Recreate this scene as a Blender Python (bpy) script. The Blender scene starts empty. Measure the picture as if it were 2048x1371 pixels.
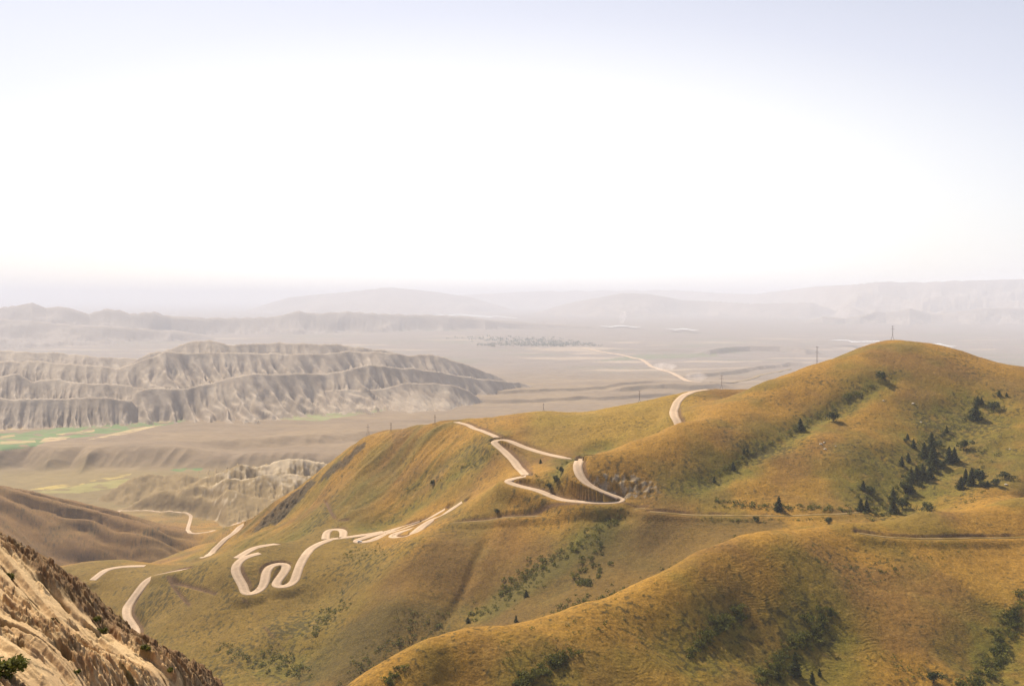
import bpy, math, random
import numpy as np
from mathutils import Vector

random.seed(7)
rng = np.random.default_rng(11)
scene = bpy.context.scene

# ------------------------------------------------------------------ camera
CAM_Z = 700.0
LENS, SENSOR = 35.0, 36.0
F = LENS / SENSOR * 2048.0
PITCH = math.radians(2.605)
cd = bpy.data.cameras.new("camera")
cd.lens, cd.sensor_width = LENS, SENSOR
cd.clip_start, cd.clip_end = 1.0, 400000.0
cam = bpy.data.objects.new("camera", cd)
scene.collection.objects.link(cam)
cam.location = (0, 0, CAM_Z)
cam.rotation_euler = (math.radians(90) - PITCH, 0, 0)
scene.camera = cam

# ------------------------------------------------------------------ light
SUN_EL, SUN_AZ = math.radians(44), math.radians(-34)      # azimuth from +Y, negative = to the left
SUN_STRENGTH, SKY_STRENGTH, EXPOSURE = 5.0, 0.085, 0.85
HAZE_DENSITY, HAZE_G = 0.000050, -0.15
HAZE_COL = (0.855, 0.88, 0.955)

w = bpy.data.worlds.new("World")
scene.world = w
w.use_nodes = True
nt = w.node_tree
nt.nodes.clear()
wo = nt.nodes.new("ShaderNodeOutputWorld")
bg = nt.nodes.new("ShaderNodeBackground")
sky = nt.nodes.new("ShaderNodeTexSky")
sky.sky_type = 'NISHITA'
sky.sun_disc = False
sky.sun_elevation = SUN_EL
sky.sun_rotation = SUN_AZ
sky.altitude = 1500
sky.air_density, sky.dust_density, sky.ozone_density = 1.0, 5.0, 1.0
bg.inputs['Strength'].default_value = SKY_STRENGTH
geo_w = nt.nodes.new("ShaderNodeTexCoord")
off = nt.nodes.new("ShaderNodeVectorMath"); off.operation = 'MULTIPLY_ADD'      # wide glow of the dusty air ahead, broad along the horizon
off.inputs[1].default_value = (.40, 0, 1); off.inputs[2].default_value = (0, 0, -.05)
nt.links.new(geo_w.outputs['Generated'], off.inputs[0])
sep = nt.nodes.new("ShaderNodeVectorMath"); sep.operation = 'LENGTH'; nt.links.new(off.outputs[0], sep.inputs[0])
wr = nt.nodes.new("ShaderNodeValToRGB")                    # thin high overcast: white low down, lavender above
we = wr.color_ramp.elements
we[0].position, we[0].color = 0.0, (11.0, 10.9, 10.8, 1)
we[1].position, we[1].color = 1.0, (1.8, 2.1, 3.1, 1)
for p_, c_ in ((.10, (9.4, 9.2, 8.9)), (.155, (7.9, 7.55, 7.1)), (.22, (6.0, 5.85, 6.25)), (.285, (4.8, 4.8, 5.4)), (.5, (3.2, 3.4, 4.4))):
    k_ = we.new(p_); k_.color = (*c_, 1)
nt.links.new(sep.outputs['Value'], wr.inputs[0])
wm_ = nt.nodes.new("ShaderNodeMix"); wm_.data_type = 'RGBA'; wm_.inputs[0].default_value = .72
nt.links.new(sky.outputs[0], wm_.inputs[6]); nt.links.new(wr.outputs[0], wm_.inputs[7])
nt.links.new(wm_.outputs[2], bg.inputs['Color'])
nt.links.new(bg.outputs[0], wo.inputs['Surface'])

sd = bpy.data.lights.new("sun", 'SUN')
sd.energy, sd.angle, sd.color = SUN_STRENGTH, math.radians(0.5), (1.0, 0.92, 0.78)
sun = bpy.data.objects.new("sun", sd)
scene.collection.objects.link(sun)
sdir = Vector((math.sin(SUN_AZ) * math.cos(SUN_EL), math.cos(SUN_AZ) * math.cos(SUN_EL), math.sin(SUN_EL)))
sun.rotation_euler = (-sdir).to_track_quat('-Z', 'Y').to_euler()
sun.location = (0, 0, 3000)

vs = scene.view_settings
vs.view_transform, vs.look, vs.gamma, vs.exposure = 'Standard', 'None', 1.0, EXPOSURE
vs.use_curve_mapping = False
scene.cycles.use_denoising = True
scene.cycles.volume_bounces = 2
scene.cycles.max_bounces = 6
scene.cycles.diffuse_bounces = 2

# ------------------------------------------------------------------ helpers
COL = scene.collection
ST, CT = math.sin(PITCH), math.cos(PITCH)


def ray(u, v):
    a, b = (np.asarray(u, float) - 1024) / F, -(np.asarray(v, float) - 685.5) / F
    dy, dz = CT + b * ST, -ST + b * CT
    return a / dy, dz / dy                                 # x per y, z per y


def P(u, v, D):
    s, t = ray(u, v)
    return s * D, D, CAM_Z + t * D


def proj(x, y, z):
    z = z - CAM_Z
    fw, up = y * CT - z * ST, y * ST + z * CT
    return 1024 + F * x / fw, 685.5 - F * up / fw


def sstep(e0, e1, x):
    t = np.clip((x - e0) / (e1 - e0), 0, 1)
    return t * t * (3 - 2 * t)


_perm = rng.permutation(512).astype(np.int32)
_ang = rng.uniform(0, 2 * np.pi, 512)
_gx, _gy = np.cos(_ang).astype(np.float32), np.sin(_ang).astype(np.float32)


def perlin(x, y):
    x, y = np.asarray(x, np.float64), np.asarray(y, np.float64)
    xi, yi = np.floor(x).astype(np.int64), np.floor(y).astype(np.int64)
    xf, yf = (x - xi).astype(np.float32), (y - yi).astype(np.float32)

    def g(ix, iy, fx, fy):
        h = _perm[(_perm[ix & 511] + iy) & 511]
        return _gx[h] * fx + _gy[h] * fy
    u = xf * xf * xf * (xf * (xf * 6 - 15) + 10)
    v = yf * yf * yf * (yf * (yf * 6 - 15) + 10)
    a = g(xi, yi, xf, yf); b = g(xi + 1, yi, xf - 1, yf)
    c = g(xi, yi + 1, xf, yf - 1); d = g(xi + 1, yi + 1, xf - 1, yf - 1)
    return ((a + u * (b - a)) * (1 - v) + (c + u * (d - c)) * v) * 1.5


def fbm(x, y, o=4, gain=.5):
    r, a = 0, 1.0
    for i in range(o):
        r = r + a * perlin(x + 17.3 * i, y - 9.1 * i)
        x, y, a = x * 2.03, y * 2.03, a * gain
    return r


def ridged(x, y, o=4, gain=.5):
    r, a, n = 0, 1.0, 0
    for i in range(o):
        r = r + a * (1 - np.abs(perlin(x + 31.7 * i, y + 5.3 * i)) * 2)
        n += a
        x, y, a = x * 2.1, y * 2.1, a * gain
    return r / n


class TPS:
    def __init__(s, pts, vals, lam):
        s.p = np.asarray(pts, float)
        n = len(s.p)
        K = s.k(np.hypot(s.p[:, None, 0] - s.p[None, :, 0], s.p[:, None, 1] - s.p[None, :, 1]))
        A = np.zeros((n + 3, n + 3))
        A[:n, :n] = K + lam * np.eye(n)
        A[:n, n] = 1; A[:n, n + 1:] = s.p
        A[n:, :n] = A[:n, n:].T
        s.w = np.linalg.solve(A, np.concatenate([np.asarray(vals, float), [0, 0, 0]]))

    @staticmethod
    def k(r):
        return np.where(r > 1e-12, r * r * np.log(np.maximum(r, 1e-12)), 0)

    def __call__(s, a, b):
        n = len(s.p)
        out = s.w[n] + s.w[n + 1] * a + s.w[n + 2] * b
        for i in range(n):
            d2 = (a - s.p[i, 0]) ** 2 + (b - s.p[i, 1]) ** 2
            out = out + s.w[i] * (.5 * d2 * np.log(np.maximum(d2, 1e-20)))
        return out


def mesh_obj(name, verts, faces_v, loops_per, mat, parent=None, smooth=True, cols=None):
    """verts (n,3) array, faces_v flat index array, loops_per = verts per face"""
    me = bpy.data.meshes.new(name)
    verts = np.asarray(verts, np.float32); faces_v = np.asarray(faces_v, np.int32).ravel()
    nf = len(faces_v) // loops_per
    me.vertices.add(len(verts)); me.vertices.foreach_set('co', verts.ravel())
    me.loops.add(len(faces_v)); me.loops.foreach_set('vertex_index', faces_v)
    me.polygons.add(nf)
    me.polygons.foreach_set('loop_start', np.arange(0, nf * loops_per, loops_per, dtype=np.int32))
    me.polygons.foreach_set('loop_total', np.full(nf, loops_per, np.int32))
    me.polygons.foreach_set('use_smooth', np.full(nf, smooth, bool))
    if cols is not None:
        at = me.color_attributes.new("tint", 'FLOAT_COLOR', 'POINT')
        at.data.foreach_set('color', np.concatenate([cols, np.ones((len(cols), 1))], 1).astype(np.float32).ravel())
    me.update(calc_edges=True)
    me.materials.append(mat)
    o = bpy.data.objects.new(name, me)
    COL.objects.link(o)
    if parent: o.parent = parent
    return o


def tag(o, label=None, cat=None, group=None, kind=None):
    if label: o['label'] = label
    if cat: o['category'] = cat
    if group: o['group'] = group
    if kind: o['kind'] = kind
    return o


# ------------------------------------------------------------------ materials
def new_mat(name, rough=0.9):
    m = bpy.data.materials.new(name)
    m.use_nodes = True
    n = m.node_tree
    b = n.nodes['Principled BSDF']
    b.inputs['Roughness'].default_value = rough
    b.inputs['Specular IOR Level'].default_value = 0.1
    return m, n, b


def noise_node(n, scale, detail=4, rough=.6, vec=None):
    t = n.nodes.new("ShaderNodeTexNoise")
    t.inputs['Scale'].default_value = scale
    t.inputs['Detail'].default_value = detail
    t.inputs['Roughness'].default_value = rough
    if vec is not None: n.links.new(vec, t.inputs['Vector'])
    return t


def ramp(n, src, stops):
    r = n.nodes.new("ShaderNodeValToRGB")
    e = r.color_ramp.elements
    e[0].position, e[0].color = stops[0][0], (*stops[0][1], 1)
    e[1].position, e[1].color = stops[-1][0], (*stops[-1][1], 1)
    for p_, c_ in stops[1:-1]:
        k = e.new(p_); k.color = (*c_, 1)
    n.links.new(src, r.inputs[0])
    return r


def mulcol(n, a, b, fac=1.0):
    m = n.nodes.new("ShaderNodeMix")
    m.data_type, m.blend_type = 'RGBA', 'MULTIPLY'
    m.inputs[0].default_value = fac
    n.links.new(a, m.inputs[6]); n.links.new(b, m.inputs[7])
    return m.outputs[2]


def ground_mat(name, scales, bump, dist, contrast=.5):
    """vertex tint x layered procedural mottling + bump"""
    m, n, b = new_mat(name)
    at = n.nodes.new("ShaderNodeAttribute"); at.attribute_name = "tint"
    geo = n.nodes.new("ShaderNodeNewGeometry")
    c = at.outputs['Color']
    hs = None
    for k, (sc, lo, hi) in enumerate(scales):
        t = noise_node(n, sc, 5, .65, geo.outputs['Position'])
        r = ramp(n, t.outputs[0], [(.28, (lo, lo * .98, lo * .92)), (.72, (hi, hi * .99, hi * .95))])
        c = mulcol(n, c, r.outputs[0])
        if k == len(scales) - 1: hs = t.outputs[0]
    n.links.new(c, b.inputs['Base Color'])
    bp = n.nodes.new("ShaderNodeBump")
    bp.inputs['Strength'].default_value = bump
    bp.inputs['Distance'].default_value = dist
    n.links.new(hs, bp.inputs['Height'])
    n.links.new(bp.outputs[0], b.inputs['Normal'])
    return m


def plain_mat(name, c0, c1, scale, rough=.85):
    m, n, b = new_mat(name, rough)
    geo = n.nodes.new("ShaderNodeNewGeometry")
    t = noise_node(n, scale, 4, .6, geo.outputs['Position'])
    r = ramp(n, t.outputs[0], [(.3, c0), (.7, c1)])
    n.links.new(r.outputs[0], b.inputs['Base Color'])
    return m


M_HILL = ground_mat("dry_grass", [(.03, .86, 1.12), (.22, .85, 1.14), (1.0, .6, 1.36), (.45, .75, 1.25)], 1.0, .7)
_n = M_HILL.node_tree
_geo = _n.nodes.new("ShaderNodeNewGeometry"); _sx = _n.nodes.new("ShaderNodeSeparateXYZ"); _n.links.new(_geo.outputs['Position'], _sx.inputs[0])
_w = noise_node(_n, .06, 3, .5, _geo.outputs['Position'])


def _math(op, a, b):
    q_ = _n.nodes.new("ShaderNodeMath"); q_.operation = op
    for i_, v_ in enumerate((a, b)):
        if v_ is None: continue
        if isinstance(v_, (int, float)): q_.inputs[i_].default_value = v_
        else: _n.links.new(v_, q_.inputs[i_])
    return q_.outputs[0]


_ph = _math('ADD', _math('MULTIPLY', _sx.outputs['Z'], 2 * math.pi / 1.25), _math('MULTIPLY', _w.outputs[0], 38.0))
_sn = _math('SINE', _ph, None)
_mk = noise_node(_n, .016, 5, .65, _geo.outputs['Position'])
_mr = ramp(_n, _mk.outputs[0], [(.50, (0, 0, 0)), (.66, (1, 1, 1))])
_b2 = _n.nodes.new("ShaderNodeBump"); _b2.inputs['Strength'].default_value = .5; _b2.inputs['Distance'].default_value = .16
_n.links.new(_math('MULTIPLY', _sn, _mr.outputs[0]), _b2.inputs['Height'])
_bp = [q for q in _n.nodes if q.bl_idname == 'ShaderNodeBump' and q != _b2][0]
_n.links.new(_b2.outputs[0], _bp.inputs['Normal'])
M_VALLEY = ground_mat("valley_ground", [(.004, .88, 1.1), (.03, .85, 1.12)], .5, 6)
M_FAR = ground_mat("distant_ground", [(.0006, .9, 1.08), (.004, .88, 1.1)], .3, 10)
M_ROAD = ground_mat("dirt_road", [(.06, .84, 1.08), (.35, .86, 1.08), (1.5, .88, 1.08)], .3, .15)


def leaf_mat(name, c0, c1):
    m, n, b = new_mat(name, .7)
    oi = n.nodes.new("ShaderNodeObjectInfo")
    geo = n.nodes.new("ShaderNodeNewGeometry")
    t = noise_node(n, .9, 3, .6, geo.outputs['Position'])
    ad = n.nodes.new("ShaderNodeMath"); ad.operation = 'MULTIPLY_ADD'
    ad.inputs[1].default_value = .35
    n.links.new(oi.outputs['Random'], ad.inputs[0]); 
    sb = n.nodes.new("ShaderNodeMath"); sb.operation = 'SUBTRACT'; sb.inputs[1].default_value = .17
    n.links.new(t.outputs[0], sb.inputs[0]); n.links.new(sb.outputs[0], ad.inputs[2])
    r = ramp(n, ad.outputs[0], [(.25, c0), (.75, c1)])
    n.links.new(r.outputs[0], b.inputs['Base Color'])
    tr = n.nodes.new("ShaderNodeBsdfTranslucent")
    n.links.new(r.outputs[0], tr.inputs['Color'])
    mx = n.nodes.new("ShaderNodeMixShader"); mx.inputs[0].default_value = .3
    n.links.new(b.outputs[0], mx.inputs[1]); n.links.new(tr.outputs[0], mx.inputs[2])
    n.links.new(mx.outputs[0], n.nodes['Material Output'].inputs['Surface'])
    return m


M_NEEDLE = leaf_mat("dark_needles", (.028, .036, .009), (.085, .085, .020))
M_LEAF = leaf_mat("shrub_leaves", (.046, .054, .008), (.155, .140, .020))
M_SCRUB = leaf_mat("scrub_leaves", (.07, .065, .022), (.13, .11, .035))
M_BARK = plain_mat("bark", (.06, .045, .03), (.12, .09, .06), 3)
M_STEEL = plain_mat("weathered_steel", (.10, .075, .07), (.16, .12, .11), 1, .6)

# ------------------------------------------------------------------ terrain: near control points (pixel of a feature, its distance)
NEAR = [
 # near spur: crest
 (700,1371,430),(800,1312,445),(860,1275,460),(930,1258,470),(1060,1247,485),(1180,1205,510),(1300,1160,540),(1400,1105,570),
 (1480,1070,600),(1560,1057,625),(1700,1048,650),(1850,1025,680),(2048,990,720),
 # near spur: face
 (900,1371,440),(1100,1371,440),(1300,1371,455),(1500,1371,480),(1700,1371,500),(1900,1371,510),(2048,1371,510),
 (1300,1260,500),(1500,1200,540),(1700,1200,562),(1900,1200,575),(2048,1150,610),(1715,1100,622),(2048,1075,665),
 # rounded middle spur: spine, face, gully beside it
 (1250,1005,850),(1100,1022,860),(960,1040,885),(900,1047,890),(840,1080,858),(780,1130,840),(700,1230,800),(640,1330,745),(600,1371,720),
 (950,1130,816),(950,1200,781),(970,1213,766),(933,1244,750),(1005,1186,775),(1056,1145,788),(1141,1097,800),(1193,1066,809),(1240,1032,834),
 (800,1200,779),(800,1280,743),(700,1330,722),(560,1371,715),(500,1340,750),(400,1371,740),(300,1371,760),
 (1300,1025,830),(1400,1040,820),(1560,1035,815),(1300,1100,787),(1200,1150,755),(1150,1200,725),(1450,1080,770),
 # big hill
 (1600,1033,815),(1750,1025,820),(1900,1000,830),(2048,975,845),
 (1176,912,900),(1261,881,930),(1358,847,970),(1416,823,1010),(1478,792,1060),(1529,765,1100),(1604,738,1140),(1690,707,1170),
 (1768,680,1200),(1826,682,1200),(1929,703,1170),(1980,719,1150),(2048,731,1130),
 (1600,900,925),(1600,820,1012),(1860,900,930),(1700,900,918),(1785,780,1042),(2048,850,960),(1950,780,1045),(1400,920,905),
 # saddle behind the big hill and its skyline
 (1350,845,1020),(1345,823,1060),(1370,789,1130),(1416,779,1180),(1440,778,1190),(1380,784,1170),(1295,799,1150),(1213,815,1130),
 (1152,827,1120),(1090,823,1130),(1056,825,1130),(998,837,1130),(970,844,1130),(916,844,1150),(866,846,1160),(832,854,1170),
 (788,860,1190),(768,861,1200),(739,871,1210),(700,890,1220),(649,929,1230),(581,984,1240),(541,1004,1250),(506,1028,1270),(481,1052,1290),(452,1074,1330),
 (1165,962,870),(1030,957,930),(984,883,1040),(1044,941,960),(1130,917,960),(1083,905,1000),(1150,870,1040),(1250,850,1050),
 (1060,860,1060),(1010,963,915),(1111,996,870),
 # west flank
 (900,900,1080),(900,960,1020),(900,1010,975),(800,930,1117),(800,1000,1055),(800,1045,1012),(700,960,1130),(700,1020,1060),
 (620,1000,1170),(620,1040,1090),(560,1040,1185),(600,1070,1050),
 # switchback shelf
 (700,1073,985),(620,1098,960),(590,1164,890),(560,1178,880),(490,1190,870),(551,1126,920),(470,1130,910),(500,1100,950),(530,1090,965),
 (640,1200,860),(650,1150,890),
 (480,1080,1150),(450,1110,1080),(424,1105,1180),(400,1122,1130),(414,1127,1020),(347,1142,960),
 # lower left knolls
 (254,1133,1085),(193,1153,1050),(200,1190,1015),(250,1120,1130),(163,1130,1100),(340,1133,1080),(230,1230,960),(265,1200,960),(250,1220,945),
 (270,1265,900),(300,1155,985),(300,1250,880),(300,1300,830),(380,1250,850),(420,1180,890),(345,1190,920),(400,1300,800),(480,1260,820),(560,1250,810),(600,1300,770),
 # left hill and the valley mouth
 (0,968,2000),(96,994,1980),(188,1023,1940),(290,1062,1880),(345,1100,1850),(0,1060,1723),(100,1080,1831),(100,1140,1724),(200,1110,1831),(250,1118,1843),(0,1140,1673),(350,1108,1850),
 (375,1060,2050),(300,1020,2400),(190,1021,2400),(430,1061,1980),(478,1045,1950),(400,1090,1650),(380,1110,1500),(360,1120,1350),
]
# hidden ground: (x/y, y, z)
HID = [
 (-.55,120,610),(-.25,120,600),(0,120,600),(.25,120,600),(.6,120,610),(-.55,250,500),(-.2,250,500),(0,250,490),(.3,250,480),(.6,250,480),
 (-.15,370,480),(0,370,485),(.15,380,480),(.3,390,465),(.6,400,470),(-.35,400,430),(-.55,420,440),(-.3,550,400),(-.55,600,400),
 (-.082,700,420),(-.14,680,412),(-.2,640,404),(-.28,600,398),
 (.229,715,503),(.189,705,494),(.139,695,482),(.078,680,468),(.018,670,455),(-.032,690,443),(.289,730,510),(.365,760,512),(.44,780,519),(.514,800,527),
 (.62,620,525),(.62,720,552),(.62,820,533),(.62,980,575),(.62,1100,595),
 (.0763,940,534),(.119,980,541),(.1677,1005,553),(.228,1130,570),(.291,1230,585),(.374,1290,612),(.455,1260,600),(.514,1220,585),
 (.19,1260,555),(.136,1240,545),(.095,1220,540),(.033,1220,536),(-.02,1230,528),(-.08,1250,520),(-.118,1270,508),(-.143,1290,492),(-.163,1310,470),(-.188,1330,435),(-.222,1360,405),(-.243,1350,390),
 (.2,1500,470),(.1,1500,460),(0,1500,450),(-.1,1500,420),(-.17,1500,380),(-.22,1500,330),(.4,1500,500),(.55,1500,480),
 (.6,2000,300),(.3,2000,280),(.1,2000,270),(0,2000,260),(-.1,2000,240),(-.18,1900,240),(-.22,1750,250),
 (.6,2600,170),(.3,2600,165),(.1,2600,160),(-.1,2600,150),(-.3,2600,150),(-.45,2600,150),(-.62,2600,170),
 (-.6,2000,320),(-.6,2300,220),(-.5,2300,190),(-.43,2300,165),(-.6,1700,230),(-.5,1600,215),(-.45,1450,270),(-.55,1200,340),(-.47,1150,372),(-.55,900,380),(-.45,950,375),(-.42,1250,340),(-.38,1230,350),(-.45,700,380),(-.35,700,390),
 (-.28,2150,180),
]
pts, vals = [], []
for u, v, D in NEAR:
    x, y, z = P(u, v, D)
    pts.append((x / y, math.log(y))); vals.append(z)
for s_, D, z in HID:
    pts.append((s_, math.log(D))); vals.append(z + .01 * D)
for u, v, D in NEAR[:13]:                       # the ground falls away behind the near crest
    for dd, lo in ((38, 5), (85, 17)):
        x, y, z = P(u, v, D + dd); pts.append((x / y, math.log(y))); vals.append(z - lo)
tps = TPS(pts, vals, 2e-5)

# projective grid: columns x/y, rows y
NS = 1400
S = np.linspace(-0.63, 0.63, NS)
Y = np.concatenate([np.geomspace(120, 400, 40, endpoint=False), np.geomspace(400, 1450, 820, endpoint=False),
                    np.geomspace(1450, 2700, 170, endpoint=False), np.geomspace(2700, 7200, 420, endpoint=False),
                    np.geomspace(7200, 20000, 160, endpoint=False), np.geomspace(20000, 95000, 170)])
NY = len(Y)
SS, YY = np.meshgrid(S, Y)
XX = SS * YY
near_rows = Y < 2750
nr = int(near_rows.sum())
H = np.zeros_like(SS)
# the thin-plate surface on a 3x coarser lattice, then bilinear
cs, cy = np.linspace(-0.63, 0.63, 420), np.geomspace(118, 2800, 700)
CSm, CYm = np.meshgrid(cs, np.log(cy))
Zc = tps(CSm, CYm)


def bil(Z, xs, ys, gx, gy):
    i = np.clip(np.searchsorted(gx, xs) - 1, 0, len(gx) - 2); j = np.clip(np.searchsorted(gy, ys) - 1, 0, len(gy) - 2)
    fx = (xs - gx[i]) / (gx[i + 1] - gx[i]); fy = (ys - gy[j]) / (gy[j + 1] - gy[j])
    return (Z[j, i] * (1 - fx) + Z[j, i + 1] * fx) * (1 - fy) + (Z[j + 1, i] * (1 - fx) + Z[j + 1, i + 1] * fx) * fy


Hn = bil(Zc, SS[:nr].ravel(), np.log(YY[:nr]).ravel(), cs, np.log(cy)).reshape(nr, NS)


# ------------------------------------------------------------------ terrain: valley, badlands, far ranges
def interp_u(arr, s):
    a = np.array(arr, float)
    sx, _ = ray(a[:, 0], a[:, 1])
    x, y, z = P(a[:, 0], a[:, 1], a[:, 2])
    return np.interp(s, sx, y), np.interp(s, sx, z), sx[0], sx[-1]


def ridge(s, x, y, arr, front, back, lam, amp, d0, lean=.45, seed=0., endslope=.5, L=900., jag=8., wig=60.):
    yc, zc, s0, s1 = interp_u(arr, s)
    out = np.maximum(0, np.maximum(s0 - s, s - s1)) * y
    yc = yc + wig * perlin(x / 260 + seed, seed * 1.7 + 0 * x)
    d = yc - y
    wv = lam * .3 * perlin(x / (lam * 3) + seed, y / (lam * 4))
    p = (x - lean * d + wv) / lam
    tri = np.abs((p + .35 * perlin(p * .35 + seed * 3, 0 * p)) % 1.0 - .5) * 2
    tri2 = np.abs((p * 2.7 + .5 * perlin(p + seed, y / lam)) % 1.0 - .5) * 2
    ad = np.abs(d)
    var = .65 + .7 * (perlin(x / (lam * 2.2) + seed * 5, 0 * x) + .5)
    gul = amp * var * (.75 * (1 - tri) + .25 * (1 - tri2)) * np.clip(ad / d0, 0, 1) * (1.25 + ad / 700)
    h = zc - np.where(d > 0, front, back) * ad / (1 + ad / L) - gul
    h = h + jag * fbm(x / 130 + seed, 0 * x, 3) * np.exp(-ad / 120) - 2.5 * (1 - ridged(x / 70 + seed, y / 110, 3)) * np.clip(ad / 60, 0, 1)
    return h - endslope * out


def mount(s, x, y, arr, front, back, sc, amp, seed, L=6000.):
    yc, zc, s0, s1 = interp_u(arr, s)
    out = np.maximum(0, np.maximum(s0 - s, s - s1)) * y
    d = yc - y
    ad = np.abs(d)
    r = ridged(x / sc + seed, y / (sc * 1.6) - seed, 5)
    h = zc - np.where(d > 0, front, back) * ad / (1 + ad / L) - amp * (1 - r) * np.clip(ad / (sc * .5), 0.05, 1)
    return h - .3 * out


RA = [(-160,800,3950),(0,796,3950),(103,796,3980),(154,794,4000),(205,792,4020),(262,800,4060),(300,845,4100)]
RA2 = [(-160,745,4450),(0,751,4420),(34,746,4420),(68,762,4400),(113,758,4380),(171,765,4360),(239,767,4360),(290,775,4350)]
RB = [(255,810,4180),(273,782,4220),(301,774,4260),(376,774,4340),(427,765,4420),(485,748,4520),(547,746,4660),(649,745,4900),(700,739,5000),(738,727,5100),(782,734,5200),(817,734,5320),(868,741,5500),(919,751,5700),(987,758,5950),(1039,763,6150),(1075,776,6200)]
RB2 = [(425,822,4480),(470,806,4560),(520,795,4640),(600,786,4720),(680,779,4800),(748,778,4900),(817,765,5000),(899,767,5150),(936,779,5250),(964,799,5300)]
RC = [(-160,730,5000),(0,724,5000),(85,722,5020),(154,727,5060),(205,731,5080),(239,734,5120),(308,710,5250),(331,700,5300),(376,707,5380),(420,703,5450),(478,705,5550),(581,707,5700),(700,703,5950),(772,703,6100),(823,710,6200),(861,707,6300),(902,717,6380),(953,734,6500),(990,750,6550)]
RD = [(300,705,6250),(342,697,6300),(383,681,6400),(427,681,6400),(458,688,6450),(513,686,6500),(560,685,6600),(649,686,6700),(700,691,6800),(780,700,6950)]
RE = [(-160,702,6200),(0,700,6200),(100,704,6300),(200,712,6400),(270,716,6400)]
MI = [(-160,618,14200),(0,613,14300),(34,609,14500),(65,603,14500),(92,613,14500),(116,610,14500),(137,613,14500),(178,626,14500),(208,616,14600),(239,618,14700),(260,626,14700),(308,621,14900),(342,630,15000),(393,632,15000),(470,634,15200),(547,632,15500),(598,620,15600),(632,625,15700),(697,621,15900),(769,626,16200),(851,628,16500),(919,630,16700),(987,638,16800),(1090,645,16900),(1193,651,17000)]
MI2 = [(-160,640,12300),(0,636,12300),(60,640,12400),(150,648,12600),(210,650,12700),(300,656,12900),(390,663,13000)]
MJ1 = [(580,592,35000),(640,586,35000),(700,582,35000),(780,573,36000),(830,578,36000),(880,583,36000),(940,592,36000)]
MJ2 = [(1130,606,29000),(1193,594,29000),(1244,584,29000),(1295,586,29000),(1363,598,29000),(1416,600,29000),(1500,606,27000),(1621,603,26000),(1673,621,25500)]
MJ3 = [(900,590,48000),(1100,580,48000),(1348,578,46000),(1430,584,42000),(1512,586,38000),(1567,579,36000),(1632,571,32000),(1700,568,28000),(1758,562,27000),(1850,563,26500),(1929,559,26000),(2048,556,26000),(2220,558,26000)]
MJ4 = [(1560,660,19500),(1600,645,19500),(1645,632,19500),(1690,636,19500),(1720,630,19500),(1751,621,20000),(1772,625,20000),(1820,616,20000),(1861,626,20000),(1885,628,20000),(1963,616,20000),(2048,615,20000),(2220,612,20000)]
MJ5 = [(1340,668,15500),(1450,664,15500),(1560,668,15500),(1640,676,15500)]
FRINGE = [(360,872,3350),(450,868,3420),(560,868,3500),(640,864,3600),(760,862,3700),(860,848,3900),(1000,836,4200)]


def valley(s, x, y):
    u = 1024 + F * s
    D = y
    T = 367 - .054 * D
    tilt = .01 * np.minimum(D, 20000)
    Pl = np.interp(D, [0, 5000, 7000, 11000, 18000, 30000, 95000], [95, 80, 60, 30, 0, 0, 0])
    top = np.logaddexp(T / 12, Pl / 12) * 12
    top = top + 5 * fbm(x / 420, y / 260, 4) * sstep(2800, 3600, y) + 3 * fbm(x / 140, y / 100, 3)
    # lower valley floor and the scarp of the terrace above it
    Lf = 150 + 0 * D + 2.5 * fbm(x / 200, y / 200, 3)
    lobe = np.where(u < 190, 1, 0) * 0 + sstep(230, 150, u)
    edge = 3030 - 110 * lobe + 55 * perlin(x / 420, 3.3 + 0 * x) * (1 + .6 * lobe)
    rib = np.abs((x / 125 + .5 * perlin(x / 300, y / 300)) % 1 - .5) * 2
    edge = edge + (70 * rib * lobe + 18 * np.abs(perlin(x / 45, y / 160)))
    h = Lf + (np.where(y > 16000, Pl + 2, top) - Lf) * sstep(-20, 145, y - edge)
    # a second, lower and gullied step to the right
    ye, ze, s0, s1 = interp_u(FRINGE, s)
    cut = sstep(330, 480, u) * sstep(1150, 1000, u)
    g2 = 30 * np.abs(perlin(x / 80, y / 260)) + 40 * perlin(x / 300, 7 + 0 * x)
    band = sstep(-150, -10, y - ye - g2) * 1.0
    h = h - 26 * cut * (1 - band) * sstep(3060, 3180, y)
    # river bluffs on the plain: a step up behind each line
    for arr, a, bk in (([(800,806,5200),(823,811,5250),(871,814,5250),(953,811,5300),(1022,814,5250),(1107,809,5350),(1175,804,5450),(1261,800,5550),(1340,795,5700)], 22, 350),
                       ([(1240,792,5900),(1278,785,6000),(1329,780,6100),(1380,782,6100),(1440,776,6200)], 34, 500),
                       ([(1380,770,7000),(1440,764,7200),(1520,750,7800),(1580,742,8200)], 26, 700),
                       ([(940,790,5800),(1080,788,5900),(1180,780,6100),(1300,768,6400)], 18, 700),
                       ([(960,692,11200),(1100,702,10800),(1280,712,10400),(1400,716,10400)], 14, 900),
                       ([(1420,712,9800),(1500,702,10400),(1560,700,10400),(1610,712,9800)], 60, 900)):
        yl, zl, a0, a1 = interp_u(arr, s)
        wgt = sstep(-.02, .006, s - a0) * sstep(.02, -.006, s - a1)
        q = y - yl - 25 * perlin(x / 120, a + 0 * x)
        h = h + a * wgt * sstep(0, a * 2.2, q) * np.exp(-np.maximum(q, 0) / bk)
    return h + tilt


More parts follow.
